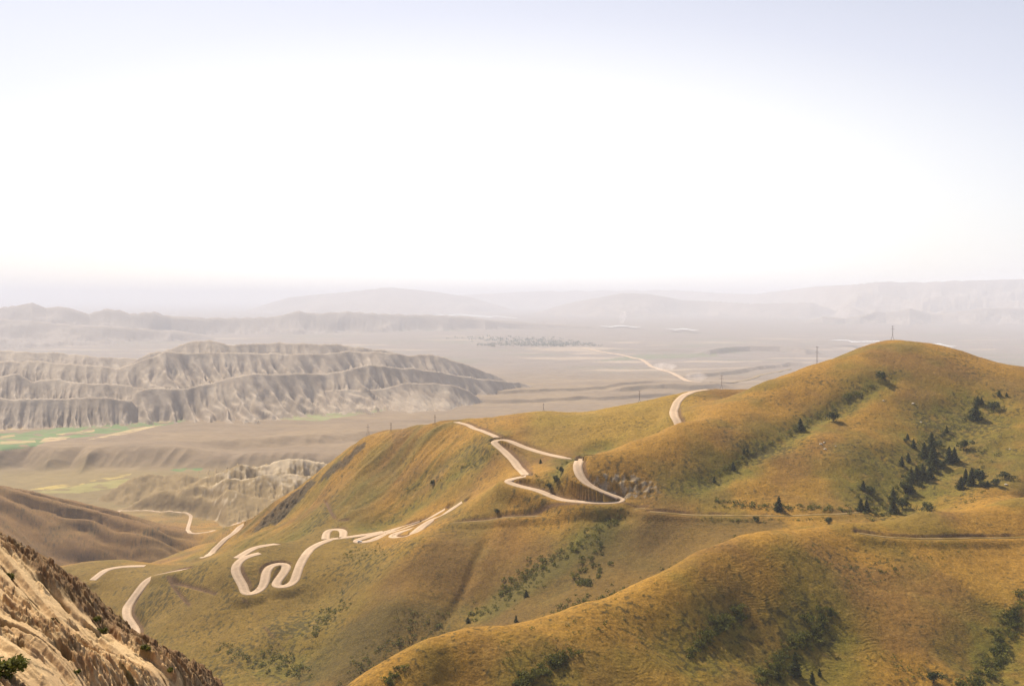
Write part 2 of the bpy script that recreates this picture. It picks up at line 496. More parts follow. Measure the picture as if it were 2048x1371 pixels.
def hillocks(s, x, y):
    out = -1e3 + 0 * x
    for arr, fr, bk, lam, amp in (
            ([(420,950,2480),(455,932,2500),(480,922,2510),(505,925,2530),(540,922,2550),(560,914,2560),(600,916,2570),(640,922,2580),(690,935,2600)], .36, .35, 34, 22),
            ([(395,962,2420),(450,955,2400),(520,950,2400),(560,942,2420),(620,950,2420),(680,955,2420)], .30, .3, 30, 15),
            ([(215,985,2580),(260,958,2650),(300,944,2680),(350,942,2700),(400,950,2650),(440,965,2550)], .28, .3, 60, 9),
            ([(310,985,2450),(360,975,2400),(400,965,2380),(440,972,2340),(500,985,2300),(560,995,2260)], .26, .3, 52, 8)):
        h = ridge(s, x, y, arr, fr, bk, lam, amp, 75, lean=.3, seed=arr[0][0] * .013, endslope=.4, L=420, jag=3, wig=14)
        h = h + 9 * perlin(x / 75 + arr[0][0], y / 400) - 4.5 * (1 - ridged(x / 26, y / 34, 3))
        h = h - .5 * np.maximum(0, 2440 - y) * sstep(455, 405, 1024 + F * s)
        out = np.maximum(out, h)
    return out


far_rows = Y > 2100
f0 = int(np.argmax(far_rows))
sF, xF, yF = SS[f0:], XX[f0:], YY[f0:]
Hv = valley(sF, xF, yF)
REG = np.zeros(SS.shape, np.int8)             # 0 hills, 1 valley, 2 badlands, 3 far ranges
regF = np.ones(sF.shape, np.int8)
bad = np.zeros(sF.shape)


def put(h, r0, r1, code, k=4.0):
    global Hv
    m = (yF[:, 0] > r0) & (yF[:, 0] < r1)
    i0, i1 = np.argmax(m), len(m) - np.argmax(m[::-1])
    hh = h(sF[i0:i1], xF[i0:i1], yF[i0:i1])
    up = hh > Hv[i0:i1]
    Hv[i0:i1] = np.where(up, hh, Hv[i0:i1])
    regF[i0:i1][up] = code


put(hillocks, 2100, 3000, 4)
for arr, fr, bk, lam, amp, d0, seed, L in ((RA, .62, .5, 40, 30, 120, 1.1, 500), (RA2, .52, .5, 50, 34, 150, 2.3, 600), (RB, .5, .45, 58, 40, 170, 3.7, 700),
                                           (RB2, .45, .4, 30, 10, 70, 4.9, 500), (RC, .48, .45, 60, 40, 180, 5.1, 800), (RD, .5, .45, 70, 36, 180, 6.6, 900), (RE, .4, .4, 80, 30, 180, 7.7, 700)):
    put(lambda s, x, y: ridge(s, x, y, arr, fr, bk, lam, amp, d0, seed=seed, L=L), 3300, 7800, 2)
for arr, fr, bk, sc, amp, seed, L in ((MI2, .22, .3, 700, 110, .7, 5000), (MI, .3, .3, 1100, 190, 1.9, 6000), (MJ5, .12, .2, 600, 40, 8.8, 4000), (MJ4, .22, .25, 900, 110, 2.2, 6000),
                                      (MJ2, .14, .2, 2200, 200, 3.1, 20000), (MJ1, .12, .2, 2600, 240, 4.3, 30000), (MJ3, .16, .2, 2300, 330, 5.5, 30000)):
    put(lambda s, x, y: mount(s, x, y, arr, fr, bk, sc, amp, seed, L), 9000, 95000, 3)
H[f0:] = Hv
REG[f0:] = regF
bl = sstep(2150, 2550, YY[:nr])
hv_part = np.zeros((nr, NS)); hv_part[f0:] = Hv[:nr - f0]
hk = REG[:nr] == 4
mixd = Hn * (1 - bl) + np.where(YY[:nr] > 2100, hv_part, Hn) * bl
mixd = np.where(hk, np.maximum(mixd, hv_part), mixd)
H[:nr] = mixd
REG[:nr][(YY[:nr] < 2350) & (REG[:nr] == 1)] = 0


# ------------------------------------------------------------------ ray casting on the grid (to find where a photographed feature stands)
def cast(u, v, y0=150., y1=95000.):
    s, t = ray(u, v)
    s = float(s); t = float(t)
    ci = (s - S[0]) / (S[1] - S[0]); i = int(np.clip(math.floor(ci), 0, NS - 2)); f = ci - i
    j0, j1 = np.searchsorted(Y, [y0, y1])
    col = H[j0:j1, i] * (1 - f) + H[j0:j1, i + 1] * f
    d = col - (CAM_Z + t * Y[j0:j1])
    k = np.nonzero(d > 0)[0]
    if len(k) == 0:
        k = int(np.argmax(d)); yy = Y[j0 + k]
    else:
        k = int(k[0])
        if k == 0: yy = Y[j0]
        else:
            a, b = d[k - 1], d[k]; yy = Y[j0 + k - 1] + (Y[j0 + k] - Y[j0 + k - 1]) * (-a / (b - a))
    return np.array([s * yy, yy, CAM_Z + t * yy])


def ground(x, y):
    s = x / y
    ci = (s - S[0]) / (S[1] - S[0]); i = int(np.clip(math.floor(ci), 0, NS - 2)); f = ci - i
    j = int(np.clip(np.searchsorted(Y, y) - 1, 0, NY - 2)); g = (y - Y[j]) / (Y[j + 1] - Y[j])
    return (H[j, i] * (1 - f) + H[j, i + 1] * f) * (1 - g) + (H[j + 1, i] * (1 - f) + H[j + 1, i + 1] * f) * g


def dist_poly(pl, rows, reach):
    """distance of grid vertices to a plan polyline; returns (index tuple, dist, nearest point index)"""
    pl = np.asarray(pl)
    j0, j1 = np.searchsorted(Y, [pl[:, 1].min() - reach, pl[:, 1].max() + reach])
    j1 = min(max(j1, j0 + 1), NY)
    sub = (slice(j0, j1), slice(None))
    X_, Y_ = XX[sub], YY[sub]
    m = (X_ > pl[:, 0].min() - reach) & (X_ < pl[:, 0].max() + reach)
    jj, ii = np.nonzero(m)
    px, py = X_[m].astype(np.float32), Y_[m].astype(np.float32)
    best = np.full(len(px), 1e9, np.float32); idx = np.zeros(len(px), np.float32)
    for k in range(len(pl) - 1):
        ax, ay, bx, by = pl[k, 0], pl[k, 1], pl[k + 1, 0], pl[k + 1, 1]
        dx, dy = bx - ax, by - ay
        near = np.nonzero((px > min(ax, bx) - reach) & (px < max(ax, bx) + reach) & (py > min(ay, by) - reach) & (py < max(ay, by) + reach))[0]
        if len(near) == 0: continue
        qx, qy = px[near], py[near]
        t = np.clip(((qx - ax) * dx + (qy - ay) * dy) / (dx * dx + dy * dy + 1e-9), 0, 1)
        dd = np.hypot(qx - ax - t * dx, qy - ay - t * dy)
        b = dd < best[near]
        best[near[b]] = dd[b]; idx[near[b]] = k + t[b]
    ok = best < reach
    return (jj[ok] + j0, ii[ok]), best[ok], idx[ok]


def resample(p, step):
    p = np.asarray(p, float)
    d = np.concatenate([[0], np.cumsum(np.hypot(np.diff(p[:, 0]), np.diff(p[:, 1])))])
    n = max(int(d[-1] / step), 2)
    t = np.linspace(0, d[-1], n + 1)
    return np.stack([np.interp(t, d, p[:, k]) for k in range(p.shape[1])], 1)


def smooth_line(p, n):
    p = p.copy()
    for _ in range(n):
        p[1:-1] = .25 * p[:-2] + .5 * p[1:-1] + .25 * p[2:]
    return p


# shallow draws and ribs along lines seen in the photograph: (pixels, depth m, half width m)
GREEN = np.zeros(SS.shape, np.float32)
DRAWS = [
 ([(1800,745),(1760,765),(1700,795),(1640,830),(1590,858),(1530,890),(1465,930),(1400,965),(1330,1000)], 5.5, 15, 1.2, 850),
 ([(2010,780),(1950,810),(1900,850),(1860,905),(1810,955),(1760,1000),(1700,1020)], 8, 42, 1.1, 800),
 ([(2040,880),(1980,930),(1930,975)], 3, 30, .6, 800),
 ([(1250,1020),(1193,1066),(1141,1097),(1056,1145),(1005,1186),(933,1240)], 2.5, 22, .9, 700),
 ([(1260,1045),(1200,1110),(1130,1160),(1060,1220)], 3, 16, .6, 650),
 ([(1500,1215),(1450,1260),(1390,1300),(1340,1340)], 3.5, 20, .8, 400),
 ([(1670,1210),(1620,1270),(1570,1320),(1520,1371)], 4, 22, .8, 400),
 ([(2040,1215),(2000,1290),(1960,1371)], 5, 26, .9, 400),
 ([(1140,1310),(1080,1345),(1030,1371)], 3, 18, .7, 380),
 ([(980,1060),(955,1110),(930,1170),(890,1240),(860,1275)], 2.2, 5, .1, 700),
 ([(1000,890),(900,955),(840,1000),(760,1040),(700,1066)], 3, 16, .8, 950),
 ([(960,880),(860,945),(800,985)], 2.5, 12, .6, 950),
 ([(1240,880),(1180,900),(1120,940),(1090,985)], 3.5, 12, .9, 850),
 ([(640,1020),(560,1085),(470,1100),(420,1130)], 3, 25, .5, 950),
 ([(440,1080),(395,1105),(380,1120)], 3, 40, .6, 1100),
 ([(660,1210),(600,1260),(540,1330)], 2.5, 18, .4, 700),
 ([(860,1065),(820,1100),(760,1170),(700,1240)], -2.0, 20, 0, 750),
 ([(500,1350),(540,1330),(600,1345)], 1.5, 30, .7, 650),
]
for px, dep, wd, gr, ym in DRAWS:
    pl = resample([cast(u, v, ym) for u, v in px], 6)
    pl = smooth_line(pl, 6)
    ix, d, k = dist_poly(pl, None, wd * 3)
    t = k / max(len(pl) - 1, 1)
    fade = np.minimum(1, np.minimum(t, 1 - t) * 6)
    wob = wd * (1 + .3 * perlin(XX[ix] / 30, YY[ix] / 30))
    H[ix] -= dep * np.exp(-(d / wob) ** 2) * fade
    GREEN[ix] = np.maximum(GREEN[ix], gr * np.exp(-(d / (wob * 1.15)) ** 2) * np.minimum(1, fade + .3))

# erosion detail on the near ground
n_ = slice(0, nr)
x_, y_, s_ = XX[n_], YY[n_], SS[n_]
fadeN = 1 - bl
H[n_] += fadeN * (2.2 * fbm(x_ / 150, y_ / 150, 3) + .7 * fbm(x_ / 28, y_ / 28, 3) + .22 * fbm(x_ / 5.5, y_ / 5.5, 2))
UU, VV = proj(XX, YY, H)
# west flank: ribs running down to the left
wm = sstep(-.02, -.08, s_) * sstep(1000, 1080, y_) * sstep(1420, 1330, y_) * sstep(-.30, -.27, s_)
qa, qb = .74 * y_ - .67 * x_ + 12 * fbm(x_ / 90, y_ / 90, 2), .67 * y_ + .74 * x_
H[n_] -= wm * (4.5 * (1 - ridged(qa / 46, qb / 260, 3)))
# left hill: gullies running down to the right
lm = sstep(1600, 1720, y_) * sstep(2300, 2150, y_) * sstep(-.30, -.36, s_)
q = (.24 * x_ + .97 * y_ + 24 * fbm(x_ / 150, y_ / 150, 2)) / 66
rq = np.abs(perlin(q, (.97 * x_ - .24 * y_) / 900 + 3))
H[n_] -= lm * (17 * np.exp(-(rq / .16) ** 2) + 5 * (1 - ridged(q * 2.2, x_ / 160, 3)))
# terracettes (cattle tracks that follow the contours)
tm = sstep(-.05, .0, fbm(x_ / 120 + 4, y_ / 120, 2)) * fadeN * sstep(1200, 1100, y_)
H[n_] += tm * .05 * np.sin((H[n_] + 1.6 * fbm(x_ / 25, y_ / 25, 2)) * 2 * np.pi / 1.1)
# rocky crag on the west flank
CRAGS = [([(532,1046),(555,1018),(585,995),(606,984)], 17, 5.5, 1050), ([(655,945),(690,925),(715,900)], 9, 3, 1050), ([(560,1035),(580,1010)], 12, 4, 1050)]
ROCK = np.zeros(SS.shape, np.float32)
for px, wd, a, ym in CRAGS:
    pl = resample([cast(u, v, ym) for u, v in px], 5)
    ix, d, k = dist_poly(pl, None, wd * 2.2)
    m = np.exp(-(d / wd) ** 2)
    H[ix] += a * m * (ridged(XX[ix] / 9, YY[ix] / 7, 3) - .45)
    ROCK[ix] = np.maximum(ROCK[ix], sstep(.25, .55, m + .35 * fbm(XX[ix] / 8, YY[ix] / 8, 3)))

# ------------------------------------------------------------------ roads: lines seen in the photograph, cast to the ground, graded, then cut into it
ROADS = [
 dict(name='road', w=8.5, ym=1850, y1=2700, px=[(176,1022,2120),(239,1020,2120),(290,1019.5,2120),(342,1021.5,2080),(374,1024,1950),(382,1030),(379,1045),(374.5,1058),(379,1065),(393,1066.6),(427,1061),(458,1052),(478,1045),(488,1040)]),
 dict(name='road', w=8.5, ym=1150, y1=1500, px=[(510,1024),(505,1029),(492,1041),(480,1053),(466,1066),(452,1076),(440,1088),(430,1098),(424,1105),(413,1113),(400,1118),(399,1122.5),(407,1125.5),(416,1126.5),(424,1126)]),
 dict(name='road', w=8.5, ym=980, y1=1250, px=[(290,1131.5),(254,1132.6),(238,1134),(224,1136),(211,1139.5),(202,1145),(193,1153),(185,1160)]),
 dict(name='road', w=9.0, ym=700, y1=1060, px=[(372,1138),(347,1141.7),(329,1146),(308.6,1152),(293,1162),(279,1178),(265.5,1198),(254,1216),(253,1231),(263,1247),(271,1258),(270,1270),(262,1282)]),
 dict(name='road', w=9.0, ym=780, y1=1080, px=[(555,1087.5),(531,1089.7),(514,1093),(501,1099),(486,1109),(474,1116)]),
 dict(name='road', w=9.0, ym=780, y1=1080, px=[(520,1106),(507,1109),(487,1115.7),(474,1126),(469.5,1140),(477,1156),(488,1173),(488.5,1183),(490,1190.5),(499,1192),(512,1187),(524,1177),(530.5,1161),(532,1143),(538,1132.5),(551,1126.5),(566,1125),(575,1128.5),(572.5,1137),(563,1151),(552,1165.5),(549.5,1172.5),(559,1177),(576,1174),(589,1164),(593,1149),(600,1129),(610,1111),(621.5,1097.5),(640,1086),(662,1078.5),(682,1075),(699,1073.3),(735,1069),(767,1063)]),
 dict(name='road', w=8.5, ym=900, y1=1150, px=[(651,1078),(652,1068),(656,1061),(665,1057.5),(677,1057),(686,1060),(687.5,1066),(686,1074)]),
 dict(name='road', w=8.5, ym=880, y1=1080, px=[(845,1040),(820,1047),(796,1056),(757,1067),(725,1076.5),(712,1080),(711,1084),(722,1085),(741,1081.5),(762,1073),(782,1065),(806,1057),(830,1048),(858,1036.5),(882,1023),(890,1018)]),
 dict(name='road', w=8.5, ym=880, y1=1080, px=[(840,1050),(822,1057),(803,1064),(788,1070),(784,1074),(793,1075),(811,1072),(826,1066),(844,1053.5),(865,1039.5),(885,1030),(905,1017.5),(917,1009),(924,1004)]),
 dict(name='road', w=9.0, ym=850, y1=1150, px=[(1052,952),(1040,954),(1028.5,957),(1014,960.3),(1013,964),(1022,967.5),(1039,972.5),(1065.5,977.5),(1083,982),(1095,989),(1111,996),(1136,1002.5),(1171,1006),(1206,1007.5),(1234,1006),(1249,1002),(1247,998),(1234,992.5),(1206,984),(1180,973),(1165.7,962),(1157.5,947),(1154,932),(1158,921),(1166,914.5),(1178,910)]),
 dict(name='road', w=9.0, ym=920, y1=1200, px=[(1052,950),(1044,941),(1028.5,922),(1009,902.6),(993,890),(986,883.5),(990,879.5),(1004,876.5),(1018,880.6),(1034,888.5),(1058,897.5),(1083,905),(1106,910.5),(1130,916),(1142,917)]),
 dict(name='road', w=7.5, ym=1000, y1=1250, px=[(912,843.5),(925,847),(940,851),(963,861),(980,868),(994,874.5)]),
 dict(name='road', w=9.5, ym=985, y1=1300, px=[(1368,852),(1357,847),(1349,834),(1347,823),(1354,804),(1365,793),(1386,783),(1416,779)]),
 dict(name='road', w=34., ym=6500, y1=14000, far=1, px=[(1165,695),(1227,707),(1285,719),(1305,734),(1346,746),(1380,765),(1402,780)]),
 dict(name='river', w=26., ym=6500, y1=14000, far=1, px=[(1580,738),(1556,744),(1530,748),(1508,756),(1478,762),(1452,768),(1436,770),(1420,776)]),
 # grassed-over old tracks and trenches: cut into the slope, no pale surface
 dict(name='', w=3.4, ym=700, y1=1000, bank=3.5, px=[(486,1212),(500,1230),(520,1256),(540,1282),(556,1306)]),
 dict(name='', w=2.6, ym=700, y1=1000, bank=3, px=[(334,1166),(348,1184),(360,1200),(372,1213)]),
 dict(name='', w=2.6, ym=700, y1=1000, bank=3, px=[(330,1162),(352,1171),(390,1180),(425,1190)]),
 dict(name='', w=5, ym=950, y1=1300, bank=6, px=[(645,1005),(652,1020),(660,1035),(672,1046),(690,1042)]),
 dict(name='', w=5, ym=900, y1=1200, bank=7, px=[(905,848),(930,858),(955,868),(975,876)]),
 dict(name='', w=4, ym=850, y1=1200, bank=5, px=[(1020,895),(1034,912),(1048,930),(1056,940)]),
 dict(name='', w=4, ym=850, y1=1200, bank=6, px=[(1022,876),(1050,890),(1090,902),(1130,908),(1156,912)]),
 dict(name='track', w=4.0, ym=740, y1=1000, bank=4, px=[(1290,1016),(1240,1018),(1190,1022),(1140,1026),(1090,1030),(1040,1034),(990,1037),(940,1042),(900,1046)]),
 dict(name='track', w=4.0, ym=740, y1=1000, bank=4, px=[(1300,1023),(1360,1028),(1430,1030),(1520,1031),(1600,1031),(1680,1028),(1750,1023)]),
 dict(name='track', w=3.0, ym=500, y1=760, bank=4, px=[(1718,1066),(1760,1073),(1820,1077),(1860,1078),(1920,1077),(1980,1076),(2046,1074),(2090,1072)]),
]
BANK = np.zeros(SS.shape, np.float32)
ribbons = []
NEARHILL = H.copy()
beds = []
for r in sorted(ROADS, key=lambda q: q['name'] == 'road'):
    p = np.array([cast(q[0], q[1], q[2] if len(q) > 2 else r['ym'], r['y1']) for q in r['px']])
    far = r.get('far', 0)
    st = 40. if far else 3.0
    p = resample(p, st)
    p = smooth_line(p, 5 if not far else 3)
    p[:, 2] = [ground(x, y) for x, y in p[:, :2]]
    p[:, 2] = smooth_line(p[:, 2:3], 14 if not far else 6)[:, 0]
    hw = r['w'] / 2
    if not far:
        bank = r.get('bank', 6.0)
        ix, d, k = dist_poly(p, None, hw + 2.2 * bank + 2)
        rz = np.interp(k, np.arange(len(p)), p[:, 2])
        old = H[ix]
        blend = sstep(hw + .2, hw + .6 + 2.2 * bank, d)
        dz = old - rz
        cutz = rz + dz * sstep(hw + .6, hw + .8 + np.clip(dz * 1.1, .8, bank), d)
        H[ix] = np.where(dz > 0, cutz, rz + dz * blend) if r['name'] else np.where(dz > 0, cutz, old)
        beds.append((ix, d, rz, hw))
        BANK[ix] = np.maximum(BANK[ix], sstep(.5, 1.8, dz) * sstep(hw + 4.2, hw + 1.2, d) * sstep(hw - .5, hw + .6, d))
    if r['name']: ribbons.append((r, p))

for ix, d, rz, hw in beds:
    if hw < 3: continue
    lim = rz + np.maximum(d - hw - .5, 0) * 1.5
    H[ix] = np.where(d < hw + 4, np.minimum(H[ix], lim), H[ix])
    H[ix] = np.where(d < hw + .3, rz, H[ix])

# blasted rock face above the hairpin
for px, wd in (([(1212,972),(1235,972),(1262,968),(1290,975)], 10),):
    pl = resample([cast(u, v, 820) for u, v in px], 4)
    ix, d, k = dist_poly(pl, None, wd * 2)
    m = np.exp(-(d / wd) ** 2)
    H[ix] += 2.5 * m * (ridged(XX[ix] / 9, YY[ix] / 6, 3) - .5)
    ROCK[ix] = np.maximum(ROCK[ix], .8 * sstep(.35, .6, m + .25 * fbm(XX[ix] / 5, YY[ix] / 5, 3)))

# ------------------------------------------------------------------ ground colours (what grows or lies there, plus shade painted on two slopes)
UU, VV = proj(XX, YY, H)


def c3(c): return np.array(c, np.float32)


def inpoly(px, soft=None):
    pl = np.array(px, float)
    x0, x1, y0, y1 = pl[:, 0].min(), pl[:, 0].max(), pl[:, 1].min(), pl[:, 1].max()
    m = (UU > x0) & (UU < x1) & (VV > y0) & (VV < y1)
    jj, ii = np.nonzero(m)
    u, v = UU[m], VV[m]
    ins = np.zeros(len(u), bool)
    j = len(pl) - 1
    for i in range(len(pl)):
        xi, yi, xj, yj = *pl[i], *pl[j]
        c = ((yi > v) != (yj > v)) & (u < (xj - xi) * (v - yi) / (yj - yi + 1e-12) + xi)
        ins ^= c; j = i
    return jj[ins], ii[ins]


C = np.zeros((*SS.shape, 3), np.float32)
DRY, GRN, BRN, DRK = c3((.240,.130,.020)), c3((.122,.092,.014)), c3((.150,.080,.021)), c3((.036,.030,.008))


def mixc(sl, col, t):
    C[sl] = C[sl] * (1 - t[..., None]) + col * t[..., None]


sl = (slice(0, nr), slice(None))
C[sl] = DRY
n1 = fbm(x_ / 95, y_ / 95, 4)
mixc(sl, BRN, sstep(-.15, .5, n1) * .8)
mixc(sl, GRN, sstep(-.1, .65, fbm(x_ / 70 + 9, y_ / 70, 4)) * .65)
# greener slope behind the saddle, browner left hill, scrubby slopes low on the left
mixc(sl, c3((.225, .150, .024)), .65 * sstep(.0, .03, s_) * sstep(.20, .17, s_) * sstep(975, 1030, y_))
mixc(sl, c3((.130, .086, .013)), .8 * sstep(-.12, -.16, s_) * sstep(1150, 1080, y_) * sstep(700, 740, y_))
mixc(sl, c3((.15, .08, .026)), .8 * lm)
mixc(sl, c3((.108, .098, .013)), np.clip(GREEN[sl] * (1 + .5 * fbm(x_ / 12, y_ / 12, 3)), 0, 1) * .8)
gl = np.abs(perlin(qa / 60 + 2, qb / 240))
mixc(sl, c3((.10, .085, .015)), wm * sstep(.16, .03, gl) * .5)
# scrub speckle: dark low tufts, denser in the draws and low on the slopes
sp = fbm(x_ / 4.2, y_ / 4.2, 3) + .55 * fbm(x_ / 60 + 3, y_ / 60 + 8, 3) + .5 * GREEN[sl] + .28 * sstep(-.02, -.10, s_) * sstep(1000, 900, y_) * sstep(690, 720, y_)
mixc(sl, DRK, sstep(.56, .9, sp) * .72)
mixc(sl, DRK, sstep(.55, .8, fbm(x_ / 2.6 + 70, y_ / 2.6, 2) + .3 * fbm(x_ / 40, y_ / 40 + 30, 3)) * .5)
mixc(sl, c3((.29, .18, .05)), sstep(.5, .9, fbm(x_ / 8 + 40, y_ / 8, 3)) * .35)
def patch(px, col, t, y0, y1, w=40):
    m_ = np.zeros(SS.shape, np.float32)
    ix = inpoly(px); m_[ix] = 1
    e = m_[sl]
    for _ in range(3):
        for ax in (0, 1):
            cs_ = np.cumsum(e, axis=ax); e = (np.roll(cs_, -w // 2, ax) - np.roll(cs_, w // 2, ax)) / w
    e = np.clip(e * 1.6 - .3 + .35 * fbm(x_ / 30, y_ / 30, 4), 0, 1) * (y_ > y0) * (y_ < y1)
    mixc(sl, c3(col), e * t)


patch([(900,1050),(1000,1055),(960,1130),(930,1200),(860,1270),(760,1320),(640,1371),(700,1240),(800,1120)], (.115, .066, .014), .7, 680, 900, 24)  # middle spur face: brown growth, with its shade painted in too
patch([(760,1200),(960,1190),(930,1250),(800,1320),(700,1371),(560,1371),(640,1290)], (.065, .052, .012), .6, 640, 850, 20)
patch([(1000,1060),(1180,1080),(1040,1180),(930,1240),(980,1100)], (.13, .068, .016), .7, 680, 900, 24)
patch([(1230,1050),(1330,1030),(1600,1036),(1560,1057),(1480,1074),(1400,1108),(1300,1163),(1180,1210),(1000,1252),(955,1247),(1060,1150),(1200,1070)], (.085, .055, .014), .75, 690, 880, 14)  # slope behind the near crest: scrub brown, darkened further as painted shade
patch([(1250,1050),(1180,1110),(1060,1190),(960,1245),(930,1240),(1000,1180),(1120,1100),(1220,1040)], (.075, .066, .012), .6, 690, 880, 12)
mixc(sl, c3((.11, .06, .035)), BANK[sl] * .9)
rk = ROCK[sl]
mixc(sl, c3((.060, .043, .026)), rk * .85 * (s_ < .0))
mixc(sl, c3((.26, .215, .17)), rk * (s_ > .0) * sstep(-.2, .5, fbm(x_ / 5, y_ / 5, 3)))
# valley
sl2 = (slice(f0, NY), slice(None))
blv = sstep(2150, 2550, yF)
base = np.zeros((*sF.shape, 3), np.float32)
nv = fbm(xF / 500, yF / 300, 4)
base[:] = c3((.175, .122, .076))
t = sstep(-.3, .6, nv)[..., None]; base = base * (1 - t * .5) + c3((.23, .16, .09)) * t * .5
t = (sstep(3100, 2900, yF) * .7)[..., None]; base = base * (1 - t) + c3((.18, .132, .045)) * t
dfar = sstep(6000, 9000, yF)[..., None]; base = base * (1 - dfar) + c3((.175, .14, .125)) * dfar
streak = fbm(xF / 1800, yF / 420 + 5, 5)
t = (sstep(.25, .6, streak) * sstep(6500, 9000, yF) * .55)[..., None]; base = base * (1 - t) + c3((.13, .13, .085)) * t
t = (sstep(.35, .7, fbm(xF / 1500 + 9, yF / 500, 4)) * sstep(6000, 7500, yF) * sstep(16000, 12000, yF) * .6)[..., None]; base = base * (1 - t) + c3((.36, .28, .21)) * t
isb = (regF == 2)
pal = fbm(xF / 160, yF / 90, 4)
bc = c3((.305, .24, .185)) + .07 * pal[..., None] * c3((1, .9, .75))
base = np.where(isb[..., None], bc, base)
ish = (regF == 4)
hc = c3((.21, .145, .065)) * np.ones_like(base)
pk = sstep(.5, .85, ridged(xF / 34, yF / 30, 4) * .75 + sstep(225, 285, H[f0:]) * .45 + .25 * fbm(xF / 110, yF / 90, 2) - .35 * (UU[f0:] < 400))[..., None]
hc = hc * (1 - pk * .85) + c3((.42, .33, .23)) * pk * .85
base = np.where(ish[..., None], hc, base)
base = np.where((regF == 3)[..., None], c3((.22, .18, .16)), base)
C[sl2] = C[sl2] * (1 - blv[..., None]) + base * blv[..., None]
hk2 = ish & (yF < 2600)
C[sl2][hk2] = base[hk2]
FIELDS = [
 ([(-170,880),(60,862),(215,842),(300,836),(400,828),(420,831),(330,850),(180,872),(100,880),(60,895),(-170,910)], (.12,.19,.055)),
 ([(0,862),(0,856),(80,851),(90,854)], (.40,.29,.12)), ([(110,868),(190,858),(188,863),(120,869)], (.46,.32,.15)), ([(78,884),(90,875),(140,873),(128,880)], (.46,.32,.16)),
 ([(170,880),(250,868),(330,848),(270,856)], (.45,.33,.16)), ([(0,872),(28,867),(30,872),(0,876)], (.42,.3,.12)), ([(0,882),(70,880),(72,884),(0,888)], (.40,.30,.13)),
 ([(240,845),(255,840),(290,842),(270,847)], (.45,.30,.16)), ([(290,842),(370,836),(400,832),(330,846)], (.36,.28,.12)),
 ([(440,838),(520,826),(640,818),(760,812),(800,816),(700,832),(560,838)], (.20,.22,.085)), ([(520,836),(600,829),(690,832),(640,842)], (.23,.24,.09)),
 ([(640,826),(700,820),(640,822),(580,828)], (.44,.33,.16)),
 ([(60,978),(120,968),(170,966),(165,972),(100,978)], (.45,.33,.09)), ([(175,962),(230,950),(265,946),(255,952),(200,962)], (.42,.31,.085)),
 ([(340,940),(352,936),(408,936),(400,941),(365,943)], (.10,.19,.05)), ([(60,985),(200,962),(330,950),(300,965),(160,985)], (.30,.26,.08)),
 ([(0,893),(70,886),(75,892),(0,901)], (.10,.17,.05)),
 ([(1190,722),(1280,708),(1430,706),(1440,712),(1300,718)], (.16,.17,.09)),
]
for px, col in FIELDS:
    ix = inpoly(px)
    ok = (YY[ix] > 2350) & (REG[ix] == 1)
    ix = (ix[0][ok], ix[1][ok])
    ft = (.9 * sstep(-.6, .0, fbm(XX[ix] / 60, YY[ix] / 60, 3)))[:, None]
    C[ix] = C[ix] * (1 - ft) + c3(col) * np.array([.82, .82, .9], np.float32) * ft
C = np.clip(C, .01, .8)

# ------------------------------------------------------------------ build the ground as objects cut from the one grid
V = np.stack([XX, YY, H], -1).reshape(-1, 3)
Cf = C.reshape(-1, 3)
jj, ii = np.meshgrid(np.arange(NY - 1), np.arange(NS - 1), indexing='ij')
quad = np.stack([jj * NS + ii, jj * NS + ii + 1, (jj + 1) * NS + ii + 1, (jj + 1) * NS + ii], -1).reshape(-1, 4)
# region of each face; hills split by plan into named hills
fr = REG[:-1, :-1].copy().astype(np.int16)
sm, ym = SS[:-1, :-1], YY[:-1, :-1]
# 10 near spur, 11 big hill, 12 middle hills, 13 left hill
gully = np.interp(sm, [-.2, -.14, -.082, -.032, .018, .078, .139, .189, .229, .289, .365, .44, .514, .63], [640, 680, 690, 690, 670, 670, 680, 690, 700, 730, 760, 780, 800, 815])
isn = fr == 0
fr[isn] = 12
fr[isn & (ym < gully)] = 10
silh = np.interp(sm, [.02, .0763, .119, .1677, .19, .228, .291, .374, .62], [820, 915, 950, 985, 1040, 1100, 1200, 1500, 1600])
fr[isn & (ym >= gully) & (sm > .11) & (ym < 5000) & ((ym < silh) | (sm > .24))] = 11
fr[isn & (sm < -.30) & (ym > 1550)] = 13
NAMES = {10: ('hillside', M_HILL), 11: ('hill', M_HILL), 12: ('hills', M_HILL), 13: ('slope', M_HILL), 1: ('valley_floor', M_VALLEY), 2: ('badlands', M_VALLEY), 3: ('mountains', M_FAR), 4: ('badland_mounds', M_VALLEY)}
frf = fr.ravel()
for code, (nm, mt) in NAMES.items():
    qf = quad[frf == code]
    if len(qf) == 0: continue
    used = np.zeros(len(V), bool); used[qf.ravel()] = True
    remap = np.cumsum(used) - 1
    o = mesh_obj(nm, V[used], remap[qf], 4, mt, cols=Cf[used])
    tag(o, kind='structure')

